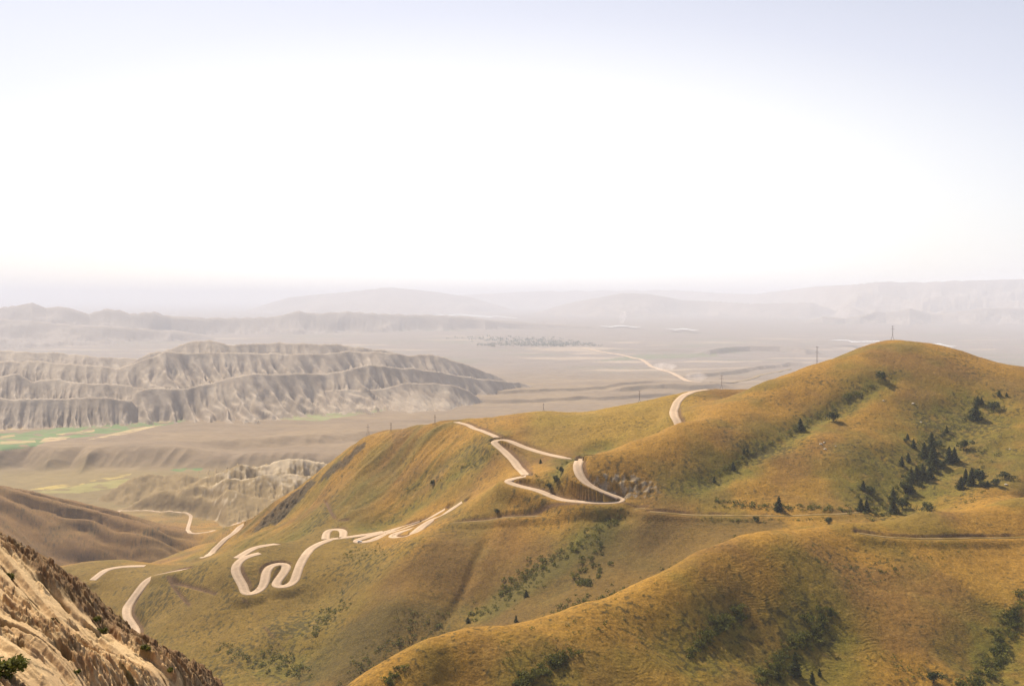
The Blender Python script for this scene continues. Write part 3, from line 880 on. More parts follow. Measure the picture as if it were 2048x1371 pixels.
# road surfaces
for r, p in ribbons:
    hw = r['w'] / 2 - .3
    t = np.gradient(p[:, :2], axis=0)
    t /= np.linalg.norm(t, axis=1)[:, None] + 1e-9
    nrm = np.stack([-t[:, 1], t[:, 0]], 1)
    far = r.get('far', 0)
    lift = 3.0 if far else .32
    offs = np.array([-1.12, -1, -.55, -.2, .2, .55, 1, 1.12]) * hw
    zz = np.array([-1.0, 0, .03, -.04, -.04, .03, 0, -1.0])
    n = len(p)
    jit = 1 + .05 * np.asarray(perlin(np.arange(n) / 6., np.full(n, hw)))
    vs_ = np.zeros((n, 8, 3))
    vs_[:, :, 0] = p[:, None, 0] + nrm[:, None, 0] * offs[None] * jit[:, None]
    vs_[:, :, 1] = p[:, None, 1] + nrm[:, None, 1] * offs[None] * jit[:, None]
    vs_[:, :, 2] = p[:, None, 2] + lift + zz[None] * (1 if not far else 6)
    a, b = np.meshgrid(np.arange(n - 1), np.arange(7), indexing='ij')
    fq = np.stack([a * 8 + b, a * 8 + b + 1, (a + 1) * 8 + b + 1, (a + 1) * 8 + b], -1).reshape(-1, 4)[:, ::-1]
    lane = np.array([.72, .88, 1.04, .88, .88, 1.04, .88, .72])
    colr = c3((.47, .345, .255)) if r['name'] == 'road' else c3((.26, .18, .08))
    cc = colr[None, None] * lane[None, :, None] * np.ones((n, 8, 1))
    if r['name'] == 'track':
        g = sstep(-.1, .35, fbm(vs_[:, :, 0] / 14, vs_[:, :, 1] / 14, 3))[..., None]
        cc = cc * (1 - g * .8) + c3((.15, .10, .02)) * g * .8
    o = mesh_obj(r['name'], vs_.reshape(-1, 3), fq, 4, M_ROAD, cols=cc.reshape(-1, 3))
    tag(o, kind='structure')

# ------------------------------------------------------------------ rocky foreground ridge
RK = [(0,1068,76),(-60,1020,80),(-160,960,84),(50,1095,75),(90,1122,74),(130,1160,73),(165,1194,73),(205,1235,72.5),(240,1264,72),(270,1272,72),(300,1287,72),(340,1310,70),(378,1333,69),(398,1362,68),
      (0,1371,45),(0,1280,52),(0,1200,60),(0,1120,69),(100,1371,49.5),(100,1250,58),(200,1371,55),(200,1300,61),(300,1371,61),(250,1310,65),(-160,1371,42),(-160,1200,55),(340,1371,64.5)]
rp, rvv = [], []
for u, v, D in RK:
    x, y, z = P(u, v, D); rp.append((x, y)); rvv.append(z)
for u, v, D, dz in ((0,1068,76,0),(90,1122,74,0),(165,1194,73,0),(240,1264,72,0),(300,1287,72,0),(378,1333,69,0),(-160,960,84,0)):
    for dd, drop in ((5, 3.0), (12, 10.0), (24, 24.0)):
        x, y, z = P(u, v, D); rp.append((x + dd * .3, y + dd)); rvv.append(z - drop - .15 * dd)
for u, D, z in ((430,66,666),(470,60,660),(430,52,667),(380,44,671),(300,36,677)):
    s_k, _ = ray(u, 1000); rp.append((float(s_k) * D, D)); rvv.append(z)
rock_tps = TPS(np.array(rp) / 40., rvv, 1e-4)
gx, gy = np.linspace(-.66, -.26, 820), np.geomspace(36, 104, 820)
GX, GY = np.meshgrid(gx, gy)
RX = GX * GY
RZ = rock_tps(RX / 40., GY / 40.)
# bedding: slabs that dip down to the right, broken by stepped ledges and crevices
al = (.80 * RX - .60 * GY); ac = (.60 * RX + .80 * GY)      # along / across the bedding
acw = ac + .55 * fbm(al / 15, ac / 7, 2) + .12 * fbm(al / 2.4, ac / 1.3, 3)
cr_pts = np.array([(float(ray(u, v)[0]), D) for u, v, D in ((-160,960,84),(0,1068,76),(90,1122,74),(165,1194,73),(240,1264,72),(300,1287,72),(378,1333,69),(398,1362,68))])
crest_y = np.interp(gx, cr_pts[:, 0], cr_pts[:, 1])[None, :]
top = sstep(-2.8, -1.4, GY - crest_y + 1.2 * fbm(al / 4, ac / 4, 3))


def saw(t):
    f = t - np.floor(t)
    return np.where(f > .14, (1 - f) / .86, f / .14)


band = sstep(-.12, .16, perlin(al / 30 + 3, acw / 2.6) + .10 * fbm(al / 4, ac / 2, 3))
band = np.maximum(band, top)   # 1 = broken ledges, 0 = smooth slab
led = saw(acw / 2.3) * .46 + band * (saw(acw / .74 + .5 * perlin(al / 3.2, ac / 2)) * .36 + saw(acw / .31 + .7 * perlin(al / 1.3, ac)) * .16)
blk = np.abs(perlin(al / 1.6 + 9, acw / .36)) * .26 * band + np.abs(perlin(al / .34, acw / .2)) * .13 * band + .05 * np.abs(perlin(al / 1.5, acw / .25))
cj = np.floor(acw / .52 + .35 * perlin(al / 3, ac)).astype(np.int64)
off_ = _perm[cj & 511] / 512.
ci = np.floor(al / (1.1 + .9 * _perm[(cj + 77) & 511] / 512.) + off_ * 7 + .25 * perlin(al / .7, acw / .4)).astype(np.int64)
cell = _perm[(_perm[ci & 511] + cj) & 511] / 512.
cj2 = np.floor(acw / .21 + .3 * perlin(al / 1.1, ac)).astype(np.int64)
ci2 = np.floor(al / .42 + _perm[cj2 & 511] / 80. + .3 * perlin(al / .3, acw / .2)).astype(np.int64)
cell2 = _perm[(_perm[ci2 & 511] + cj2 + 5) & 511] / 512.
slabc = sstep(.55, .8, cell) * .10 * (1 - band)
blocks = band * ((cell - .5) * .50 + (cell2 - .5) * .22) + slabc
RZ2 = RZ - .75 + blocks + led - blk + .4 * fbm(al / 12, ac / 7, 2) + .03 * fbm(al / .25, ac / .25, 2)
crev = sstep(.09, .02, np.abs(perlin(al / 14 + 5, acw / 2.0 + 11) + .05 * fbm(al, ac, 2))) * sstep(-.1, .2, fbm(al / 5, ac / 5, 2))
RZ2 -= .55 * crev
rough_n = .6 * fbm(al / 1.3, ac / .8, 4) + .9 * (cell - .5) + .5 * (cell2 - .5)
RC_ = c3((.64, .45, .26)) * np.ones((*RX.shape, 3), np.float32)
t = sstep(-.3, .5, fbm(al / 5 + 2, ac / 2.5, 4))[..., None]; RC_ = RC_ * (1 - .5 * t) + c3((.53, .34, .19)) * .5 * t
t = (band * sstep(-.1, .5, rough_n) * .75)[..., None]; RC_ = RC_ * (1 - t) + c3((.30, .165, .085)) * t
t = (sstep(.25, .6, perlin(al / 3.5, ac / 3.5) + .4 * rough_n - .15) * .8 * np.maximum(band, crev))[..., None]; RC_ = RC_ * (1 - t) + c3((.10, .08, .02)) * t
t = (top * .6)[..., None]; RC_ = RC_ * (1 - t) + c3((.13, .075, .045)) * t
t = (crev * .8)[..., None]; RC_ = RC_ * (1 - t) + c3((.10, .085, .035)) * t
M_ROCK = ground_mat("tan_rock", [(.6, .88, 1.1), (5, .78, 1.16), (22, .74, 1.18)], 1.0, .09)
a, b = np.meshgrid(np.arange(819), np.arange(819), indexing='ij')
fq = np.stack([a * 820 + b, a * 820 + b + 1, (a + 1) * 820 + b + 1, (a + 1) * 820 + b], -1).reshape(-1, 4)
o = mesh_obj("rocky_ridge", np.stack([RX, GY, RZ2], -1).reshape(-1, 3), fq, 4, M_ROCK, cols=RC_.reshape(-1, 3))
tag(o, kind='structure')


def cast_rock(u, v):
    s3, t3 = ray(u, v)
    i = int(np.clip(np.searchsorted(gx, float(s3)), 0, 819))
    d = RZ2[:, i] - (CAM_Z + float(t3) * gy)
    k = np.nonzero(d > 0)[0]
    k = int(k[0]) if len(k) else int(np.argmax(d))
    return np.array([float(s3) * gy[k], gy[k], RZ2[k, i]])


# ------------------------------------------------------------------ plants
class MB:
    def __init__(s): s.v, s.f = [], []

    def quad(s, a, b, c, d):
        n = len(s.v); s.v += [a, b, c, d]; s.f.append((n, n + 1, n + 2, n + 3))

    def tube(s, p0, p1, r0, r1, n=6):
        p0, p1 = Vector(p0), Vector(p1)
        ax = (p1 - p0).normalized(); e1 = ax.orthogonal().normalized(); e2 = ax.cross(e1)
        b = len(s.v)
        for p_, r_ in ((p0, r0), (p1, r1)):
            for k in range(n):
                q_ = 2 * math.pi * k / n
                s.v.append(tuple(p_ + e1 * (r_ * math.cos(q_)) + e2 * (r_ * math.sin(q_))))
        for k in range(n):
            s.f.append((b + k, b + (k + 1) % n, b + n + (k + 1) % n, b + n + k))
        s.f.append(tuple(b + k for k in reversed(range(n)))); s.f.append(tuple(b + n + k for k in range(n)))

    def box(s, c, sx, sy, sz):
        b = len(s.v)
        for dz in (-1, 1):
            for dx, dy in ((-1, -1), (1, -1), (1, 1), (-1, 1)):
                s.v.append((c[0] + dx * sx / 2, c[1] + dy * sy / 2, c[2] + dz * sz / 2))
        for q_ in ((0, 3, 2, 1), (4, 5, 6, 7), (0, 1, 5, 4), (1, 2, 6, 5), (2, 3, 7, 6), (3, 0, 4, 7)):
            s.f.append(tuple(b + k for k in q_))

    def build(s, name, mat, parent=None, smooth=False):
        me = bpy.data.meshes.new(name); me.from_pydata(s.v, [], s.f); me.update()
        if smooth:
            for p_ in me.polygons: p_.use_smooth = True
        me.materials.append(mat)
        o = bpy.data.objects.new(name, me); COL.objects.link(o)
        if parent: o.parent = parent
        return o


def leafquad(mb, c, size, up=.3):
    d = Vector((random.gauss(0, 1), random.gauss(0, 1), random.gauss(up, 1))).normalized()
    e = d.orthogonal().normalized(); f = d.cross(e)
    q = random.uniform(0, 6.28)
    e, f = e * math.cos(q) + f * math.sin(q), f * math.cos(q) - e * math.sin(q)
    a, b = size * random.uniform(.6, 1.2), size * random.uniform(.4, .9)
    c = Vector(c)
    mb.quad(tuple(c - e * a - f * b), tuple(c + e * a - f * b * .6), tuple(c + e * a * .7 + f * b), tuple(c - e * a * .8 + f * b * .9))


def conifer_meshes(w):
    """unit height: tapered trunk and a crown of drooping sprays"""
    tr = MB(); tr.tube((0, 0, -.06), (0, 0, .9), .028, .006)
    cr = MB()
    lv = 13
    bul = [random.uniform(.8, 1.2) for _ in range(lv)]
    for L in range(lv):
        t = L / (lv - 1)
        r = w * .5 * (1 - t) ** .62 * bul[L] + .015
        z = .05 + .9 * t
        n = int(20 - 12 * t)
        for k in range(n):
            a = 6.283 * (k + random.random()) / n
            rr = r * random.uniform(.55, 1.1)
            for q in range(3):
                f = (q + .6) / 3
                c = (math.cos(a) * rr * f, math.sin(a) * rr * f, z - .06 * f + random.uniform(-.02, .03))
                leafquad(cr, c, .062 * (1.15 - .5 * t), .8)
    return tr, cr


def round_meshes(w):
    tr = MB(); tr.tube((0, 0, -.06), (.02, .01, .55), .035, .015)
    for k in range(3):
        a = k * 2.1 + .4
        tr.tube((0, 0, .15), (.2 * w * math.cos(a), .2 * w * math.sin(a), .6), .018, .008, 5)
    cr = MB()
    cl = [(random.gauss(0, .2) * w, random.gauss(0, .2) * w, random.uniform(.2, .75), random.uniform(.16, .28)) for _ in range(11)] + [(0, 0, .45, .36)]
    for cx, cy_, cz, r in cl:
        for _ in range(46):
            d = Vector((random.gauss(0, 1), random.gauss(0, 1), random.gauss(0, 1))).normalized() * r * random.uniform(.55, 1.05)
            leafquad(cr, (cx + d.x * w, cy_ + d.y * w, max(cz + d.z, .02)), .055, .5)
    return tr, cr


def shrub_mesh(n=110, flat=.7):
    mb = MB()
    for k in range(4):
        a = random.uniform(0, 6.28)
        mb.tube((0, 0, -.08), (.25 * math.cos(a), .25 * math.sin(a), .4), .02, .008, 4)
    cl = [(random.gauss(0, .26), random.gauss(0, .26), random.uniform(.1, .5) * flat, random.uniform(.18, .32)) for _ in range(6)]
    for cx, cy_, cz, r in cl:
        for _ in range(n // 6):
            d = Vector((random.gauss(0, 1), random.gauss(0, 1), random.gauss(0, .9))).normalized() * r * random.uniform(.5, 1.1)
            leafquad(mb, (cx + d.x, cy_ + d.y, max(cz + d.z, .0)), .085, .5)
    return mb


def as_mesh(mb, name, mat):
    me = bpy.data.meshes.new(name); me.from_pydata(mb.v, [], mb.f); me.materials.append(mat); me.update()
    return me


CONS = []
for wd in (.36, .5, .62, .85, .42):
    t_, c_ = conifer_meshes(wd)
    CONS.append((as_mesh(t_, "trunk", M_BARK), as_mesh(c_, "crown", M_NEEDLE), wd))
ROUS = []
for wd in (.8, 1.0, 1.35):
    t_, c_ = round_meshes(wd)
    ROUS.append((as_mesh(t_, "trunk", M_BARK), as_mesh(c_, "crown", M_NEEDLE), wd))
SHR = [as_mesh(shrub_mesh(120, f), "shrub", M_LEAF) for f in (.6, .8, 1.0, .7, .9)]


def obj(name, me, parent=None):
    o = bpy.data.objects.new(name, me); COL.objects.link(o)
    if parent: o.parent = parent
    return o


def tree(u, v, hpx, wpx, kind, label, group, ym, name):
    p = cast(u, v, ym)
    d = math.hypot(p[0], p[1])
    h = hpx * d / F * 1.08
    ratio = wpx / hpx
    pool = CONS if kind == 'c' else ROUS
    tr, cr, wd = min(pool, key=lambda q: abs(q[2] - ratio) + random.uniform(0, .12))
    root = bpy.data.objects.new(name, None); COL.objects.link(root)
    root.location = (p[0], p[1], ground(p[0], p[1]) - .1)
    root.rotation_euler = (random.gauss(0, .02), random.gauss(0, .02), random.uniform(0, 6.28))
    k = ratio / wd
    root.scale = (h * k * 1.2, h * k * 1.2, h)
    root.empty_display_size = .2
    obj("trunk", tr, root); obj("crown", cr, root)
    tag(root, label, 'tree', group)


G1, G2, G3 = 'conifers in the ravine on the big hill', 'conifers on the near hillside', 'trees beside the upper road bends'
TREES = [
 (1764,761,19,16,'r','dark round juniper standing alone high on the big hill below the summit pylon',None,850),
 (1666,842,20,20,'r','dark round bushy tree lowest but one in the straight gully down the big hill',None,850),
 (1601,859,21,15,'c','dark pointed conifer beside bushes half way down the straight gully of the big hill',None,850),
 (1466,938,15,9,'c','small pointed conifer near the foot of the straight gully of the big hill',None,820),
 (1488,905,10,5,'c','thin conifer, left one of a slim pair beside the straight gully',None,820),
 (1495,903,8,4,'c','thin conifer, right one of a slim pair beside the straight gully',None,820),
 (1428,963,11,7,'c','small conifer lowest in the straight gully of the big hill',None,820),
 (1955,808,15,13,'c','broad small conifer, left one of a pair above the widest conifer near the right edge',None,850),
 (1963,806,11,7,'c','narrow small conifer, right one of a pair above the widest conifer near the right edge',None,850),
 (1950,838,27,25,'c','widest conifer high on the big hill, a broad dark cone at the ravine head',None,850),
 (1988,819,16,20,'r','wide round bushy tree right of the widest conifer',None,850),
 (1998,791,10,7,'c','tiny conifer above the ravine, left one of two near the right edge',None,850),
 (2013,792,7,6,'c','tiny conifer above the ravine, right one of two near the right edge',None,850),
 (1893,864,12,7,'c','slim conifer standing above the dense ravine grove',None,850),
 (1815,878,11,8,'c','small conifer at the upper left edge of the ravine grove',None,850),
 (1811,884,8,8,'r','small round bush touching a small conifer at the upper left edge of the ravine grove',None,850),
 (1827,895,16,9,'c','slanting slim conifer left of the dense ravine grove',None,850),
 (1863,879,14,10,'c','small conifer at the very top of the dense ravine grove',None,850),
 (1861,902,25,15,'c',None,G1,850),(1848,914,27,17,'c',None,G1,850),(1866,928,34,22,'c',None,G1,850),(1865,941,18,15,'c',None,G1,850),
 (1874,894,14,20,'r','wide rounded tree behind the dense ravine grove, on its upper right side',None,850),
 (1886,874,9,11,'r','small round bush on the upper right edge of the ravine grove',None,850),
 (1898,925,29,16,'c','tall conifer, left one of a touching pair right of the ravine grove',None,850),
 (1909,923,26,15,'c','tall conifer, right one of a touching pair right of the ravine grove',None,850),
 (1928,899,20,17,'r','round dark tree alone above the touching pair of tall conifers',None,850),
 (1803,930,17,9,'c','narrow conifer, lower one of two left of the dense ravine grove',None,850),
 (1816,921,15,9,'c','narrow conifer, upper one of two left of the dense ravine grove',None,850),
 (1883,937,16,15,'r','rounded tree at the right foot of the tallest grove conifers',None,850),
 (1821,963,26,20,'c',None,G1,850),(1845,960,30,24,'c',None,G1,850),(1859,956,22,18,'c',None,G1,850),(1834,958,24,16,'c',None,G1,850),
 (1810,984,21,17,'r',None,G1,850),(1819,984,25,17,'c',None,G1,850),
 (1931,965,25,11,'c','narrow tall conifer, left one in the separate clump right of the ravine',None,850),
 (1942,970,31,14,'c','tallest conifer in the separate clump right of the ravine',None,850),
 (1960,966,27,21,'r','broad rounded tree on the right of the separate clump',None,850),
 (1921,977,22,18,'c','broad conifer lowest on the left of the separate clump',None,850),
 (2010,956,13,22,'r','flat wide bushy tree alone near the right edge',None,850),
 (1991,974,14,15,'r','round bushy tree between the separate clump and the flat wide bush',None,850),
 (1964,993,13,12,'r','small round tree below the separate clump',None,850),
 (1975,986,11,8,'c','small pointed conifer below the separate clump',None,850),
 (1786,1000,23,15,'c',None,G1,850),(1786,1024,28,18,'c','big dark conifer where the ravine meets the old track',None,800),
 (1721,1022,23,15,'c','conifer, left one of two growing just above the old track',None,800),(1733,1021,21,14,'c','conifer, right one of two growing just above the old track',None,800),
 (1726,979,17,11,'c','small conifer at the left fringe of the lower ravine',None,820),(1742,989,18,20,'r','pale rounded bushy tree at the left fringe of the lower ravine',None,820),
 (1854,1023,19,24,'r','broad low rounded tree at the ravine foot beside the old track',None,800),(1805,1016,20,20,'r','rounded tree between the two darkest conifers at the ravine foot',None,800),
 (1557,1021,28,14,'c','tall dark conifer standing alone right beside the old track',None,780),
 (1657,1047,14,14,'r','round tree below the old track in the grassy hollow',None,700),
 (1512,1042,11,14,'r','low dark round tree just under the old track',None,700),
 (1590,1349,44,21,'c','tallest dark spruce in the middle thicket on the near hillside',None,400),
 (1554,1355,23,15,'c','short dark conifer left of the tallest spruce on the near hillside',None,400),
 (1624,1364,21,10,'c','narrow conifer right of the tallest spruce at the bottom of the near hillside',None,400),
 (1639,1350,14,6,'c','very thin small conifer outside the thicket on the near hillside',None,400),
 (1660,1230,15,9,'c','small conifer at the top end of the middle thicket on the near hillside',None,400),
 (1645,1258,14,9,'c','small conifer second from the top end of the middle thicket',None,400),
 (1867,1365,24,20,'r','dark round tree at the bottom of the near hillside between two thickets',None,400),
 (1122,946,15,9,'r','dark bushy tree, upper one in the green nook between the road bends',None,880),
 (1112,962,13,14,'r','dark bushy tree, middle one in the green nook between the road bends',None,880),
 (1098,977,13,10,'r','dark bushy tree, lowest one in the green nook beside the road',None,860),
 (1081,926,9,7,'c','small bushy conifer on the bank under the upper road strand',None,900),
 (994,1026,10,10,'r','small dark tree left above the old track on the rounded spur',None,820),
 (1052,1192,14,9,'c','small conifer among the shrubs half way along the shrubby gully',None,700),
 (1032,1242,13,7,'c','small dark conifer at the crest of the near hillside beside the gully',None,640),
 (936,1244,12,10,'c','dark conifer at the lowest seen end of the shrubby gully',None,640),
 (865,968,9,8,'r','small dark bush alone on the green streak of the west flank',None,950),
]
for u, v, hp, wp, kd, lab, grp, ym in TREES:
    if lab is None: lab = 'dark conifer in the dense grove in the ravine on the big hill'
    tree(u, v, hp, wp, kd, lab, grp, ym, 'conifer' if kd == 'c' else 'juniper_tree')


def strip(line, wpx, n, smin, smax, ym, ymax=1e5):
    l = resample(np.array(line, float), 4)
    out = []
    while len(out) < n:
        q = l[random.randrange(len(l))]
        u, v = q[0] + random.gauss(0, wpx * .42), q[1] + random.gauss(0, wpx * .42)
        if v > 1385: continue
        p = cast(u, v, ym)
        if p[1] > ymax: continue
        out.append((p, random.uniform(smin, smax) * random.choice((.8, 1.1, 1.3, 1.5))))
    return out


def shrubs(spots, label, group):
    for p, sz in spots:
        o = obj("shrub", random.choice(SHR))
        o.location = (p[0], p[1], ground(p[0], p[1]) - .05)
        o.rotation_euler = (0, 0, random.uniform(0, 6.28))
        o.scale = (sz, sz, sz * random.uniform(.8, 1.25))
        tag(o, label, 'shrub', group)


shrubs(strip([(1488,1215),(1462,1240),(1425,1265),(1390,1300),(1372,1308)], 22, 46, 2.2, 4.4, 420, 640), 'dark green shrub in the left thicket of the three on the near hillside', 'shrubs in the left thicket')
shrubs(strip([(1655,1225),(1635,1260),(1600,1290),(1560,1320),(1530,1360)], 26, 62, 2.2, 4.6, 400, 640), 'dark green shrub in the middle thicket of the near hillside, round the tall spruce', 'shrubs in the middle thicket')
shrubs(strip([(2040,1205),(2015,1250),(2000,1300),(1980,1345),(1950,1371),(1905,1371)], 26, 60, 2.2, 4.8, 400, 640), 'dark green shrub in the thicket at the right edge of the near hillside', 'shrubs in the right edge thicket')
shrubs(strip([(1140,1302),(1105,1330),(1065,1350),(1030,1371)], 17, 34, 2.0, 4.0, 380, 560), 'dark green shrub in the small thicket at the bottom of the near hillside', 'shrubs in the bottom thicket')
shrubs(strip([(815,1322),(795,1345),(775,1371)], 14, 12, 1.8, 3.4, 380, 520), 'dark green shrub at the lower left end of the near hillside crest', 'shrubs at the lower end of the near crest')
shrubs(strip([(1880,900),(1850,945),(1800,985),(1740,1005),(1720,1015)], 42, 50, 2.2, 4.4, 800, 1100), 'dark shrub among the conifers in the ravine of the big hill', 'shrubs in the conifer ravine')
shrubs(strip([(1195,1110),(1180,1140),(1160,1175)], 26, 34, 2.2, 4.6, 690, 900), 'dark shrub in the patch between the two shrubby gullies', 'shrubs in the middle patch')


def undergrowth(name, groups, seed):
    random.seed(seed)
    mb = MB()
    for spots, n in groups:
        for p, sz in spots:
            zb_ = ground(p[0], p[1])
            for _ in range(n):
                a, r = random.uniform(0, 6.28), sz * .5 * math.sqrt(random.random())
                hgt = sz * .55 * random.random() * (1.1 - (r / (sz * .5)) ** 2 * .7)
                leafquad(mb, (p[0] + r * math.cos(a), p[1] + r * math.sin(a), zb_ + hgt), sz * .13, .8)
    o = mb.build(name, M_LEAF)
    tag(o, kind='stuff')


undergrowth('undergrowth', [
 (strip([(1488,1215),(1462,1240),(1425,1265),(1390,1300),(1372,1308)], 24, 70, 1.4, 2.6, 420, 640), 22),
 (strip([(1655,1225),(1635,1260),(1600,1290),(1560,1320),(1530,1360)], 30, 90, 1.4, 2.6, 400, 640), 22),
 (strip([(2040,1205),(2015,1250),(2000,1300),(1980,1345),(1950,1371),(1905,1371)], 30, 90, 1.4, 2.6, 400, 640), 22),
 (strip([(1140,1302),(1105,1330),(1065,1350),(1030,1371)], 19, 60, 1.2, 2.4, 380, 560), 22),
 (strip([(1240,1028),(1193,1066),(1141,1097),(1056,1145),(1005,1186),(950,1235)], 20, 180, 1.6, 3.8, 690, 900), 24),
 (strip([(1480,1082),(1400,1120),(1300,1170),(1210,1195),(1100,1228)], 18, 240, 1.6, 3.8, 640, 860), 24),
 (strip([(1090,1110),(1060,1160),(1020,1200)], 30, 70, 1.6, 3.6, 690, 900), 22),
 (strip([(1790,748),(1745,772),(1700,795),(1640,832),(1590,862),(1530,892),(1465,930),(1400,965)], 7, 150, 1.5, 3.6, 820, 1200), 22),
 (strip([(2000,800),(1930,840),(1900,870),(1870,905),(1830,960),(1780,1000),(1720,1022)], 38, 270, 1.5, 3.4, 800, 1150), 20),
 (strip([(1990,900),(1950,930),(1970,985),(1920,1000)], 26, 40, 1.4, 3.0, 800, 1100), 20),
 (strip([(1430,1005),(1500,1012),(1640,1015),(1700,1020),(1800,1026)], 10, 170, 1.6, 3.6, 760, 950), 22),
 (strip([(1400,1040),(1520,1042),(1660,1040)], 5, 40, 1.4, 3.0, 690, 900), 20),
 (strip([(690,1205),(650,1240),(620,1275)], 20, 70, 1.6, 3.6, 650, 900), 20),
 (strip([(440,1290),(500,1320),(560,1335),(610,1345),(540,1300)], 20, 110, 1.8, 3.8, 600, 860), 20),
 (strip([(800,1240),(880,1240),(760,1300),(700,1340)], 36, 150, 1.4, 3.0, 640, 860), 18),
 (strip([(1060,950),(1110,965),(1130,930)], 10, 26, 1.4, 3.0, 860, 1100), 20),
 (strip([(800,985),(860,965),(940,930),(1000,905)], 9, 40, 1.4, 2.8, 930, 1150), 18),
 (strip([(1400,1240),(1200,1290),(1000,1310),(1300,1200)], 50, 90, .8, 1.9, 400, 640), 16),
 (strip([(1560,1110),(1700,1130),(1850,1120),(1950,1090),(1640,1180)], 32, 110, .9, 2.2, 450, 760), 16),
 (strip([(1760,1300),(1800,1340),(1860,1350)], 26, 40, .9, 2.2, 400, 640), 16),
 (strip([(720,1095),(690,1120),(760,1095)], 14, 60, 1.2, 2.6, 780, 1000), 18),
 (strip([(1690,795),(1710,788)], 8, 16, 2, 4, 850, 1200), 26)], 5)

undergrowth('scrub', [
 (strip([(250,1220),(400,1230),(560,1230),(680,1170)], 75, 900, .7, 1.5, 600, 1000), 7),
 (strip([(330,1310),(480,1320),(640,1290),(760,1260)], 60, 900, .7, 1.5, 580, 900), 7),
 (strip([(720,1110),(900,1060),(1020,1050)], 40, 420, .7, 1.5, 700, 1000), 7),
 (strip([(820,1180),(900,1130),(1000,1090)], 60, 420, .7, 1.4, 680, 1000), 7),
 (strip([(1120,1080),(1300,1070),(1450,1050)], 45, 420, .7, 1.5, 690, 900), 7),
 (strip([(1000,1000),(1130,1020),(1200,1015)], 28, 200, .7, 1.5, 820, 1000), 7),
 (strip([(650,980),(760,930),(880,900),(960,880)], 55, 420, .8, 1.7, 930, 1250), 7),
 (strip([(1150,1290),(1400,1220),(1700,1160),(1950,1130)], 75, 700, .35, .9, 400, 760), 7),
 (strip([(1180,860),(1300,830),(1120,880)], 30, 160, .7, 1.4, 950, 1250), 7),
 (strip([(1450,960),(1600,960),(1700,930),(1900,940)], 55, 300, .6, 1.3, 800, 1150), 7)], 9)

# loose stones on the ledges of the rocky ridge
random.seed(3)
mb = MB()
for _ in range(900):
    i_, j_ = random.randrange(60, 300), random.randrange(250, 800)
    if band[j_, i_] < .4 or RX[j_, i_] / GY[j_, i_] > -.3: continue
    c_ = Vector((RX[j_, i_], GY[j_, i_], RZ2[j_, i_]))
    r_ = random.choice((.06, .09, .12, .2)) * random.uniform(.7, 1.3)
    n0 = len(mb.v)
    for d_ in ((1, 0, 0), (0, 1, 0), (-1, 0, 0), (0, -1, 0), (.2, .1, 1), (0, .1, -1)):
        mb.v.append(tuple(c_ + Vector(d_) * r_ * random.uniform(.6, 1.3)))
    for f_ in ((0, 1, 4), (1, 2, 4), (2, 3, 4), (3, 0, 4), (1, 0, 5), (2, 1, 5), (3, 2, 5), (0, 3, 5)):
        mb.f.append(tuple(n0 + q for q in f_))
M_STONE = plain_mat("tan_stones", (.34, .20, .11), (.58, .40, .23), 1.5)
tag(mb.build('loose_stones', M_STONE), kind='stuff')

# bushes rooted in the rocky ridge
for u, v, sz, lab in ((12,1352,2.0,'big dark bush at the lower left corner of the rocky ridge'), 
                      (25,1155,1.1,'dark bush high on the left of the rocky ridge between pale slabs'), 
                      (190,1240,.9,'green bush in the long crevice, upper one on the rocky ridge'), (200,1262,1.0,'green bush in the long crevice, lower one on the rocky ridge'),
                      (292,1296,1.1,'low green bush near the right end of the rocky ridge'), (340,1345,.9,'olive bush low on the right end of the rocky ridge'),
                      (150,1345,.7,'small bush on ledges at the bottom of the rocky ridge')):
    p = cast_rock(u, v)
    mb = shrub_mesh(420, .9)
    sz *= .62 if sz < 2 else .75
    o = mb.build('bush', M_LEAF)
    o.location = (p[0], p[1], p[2] - .1); o.scale = (sz, sz, sz * .9); o.rotation_euler = (0, 0, random.uniform(0, 6))
    tag(o, lab, 'bush')

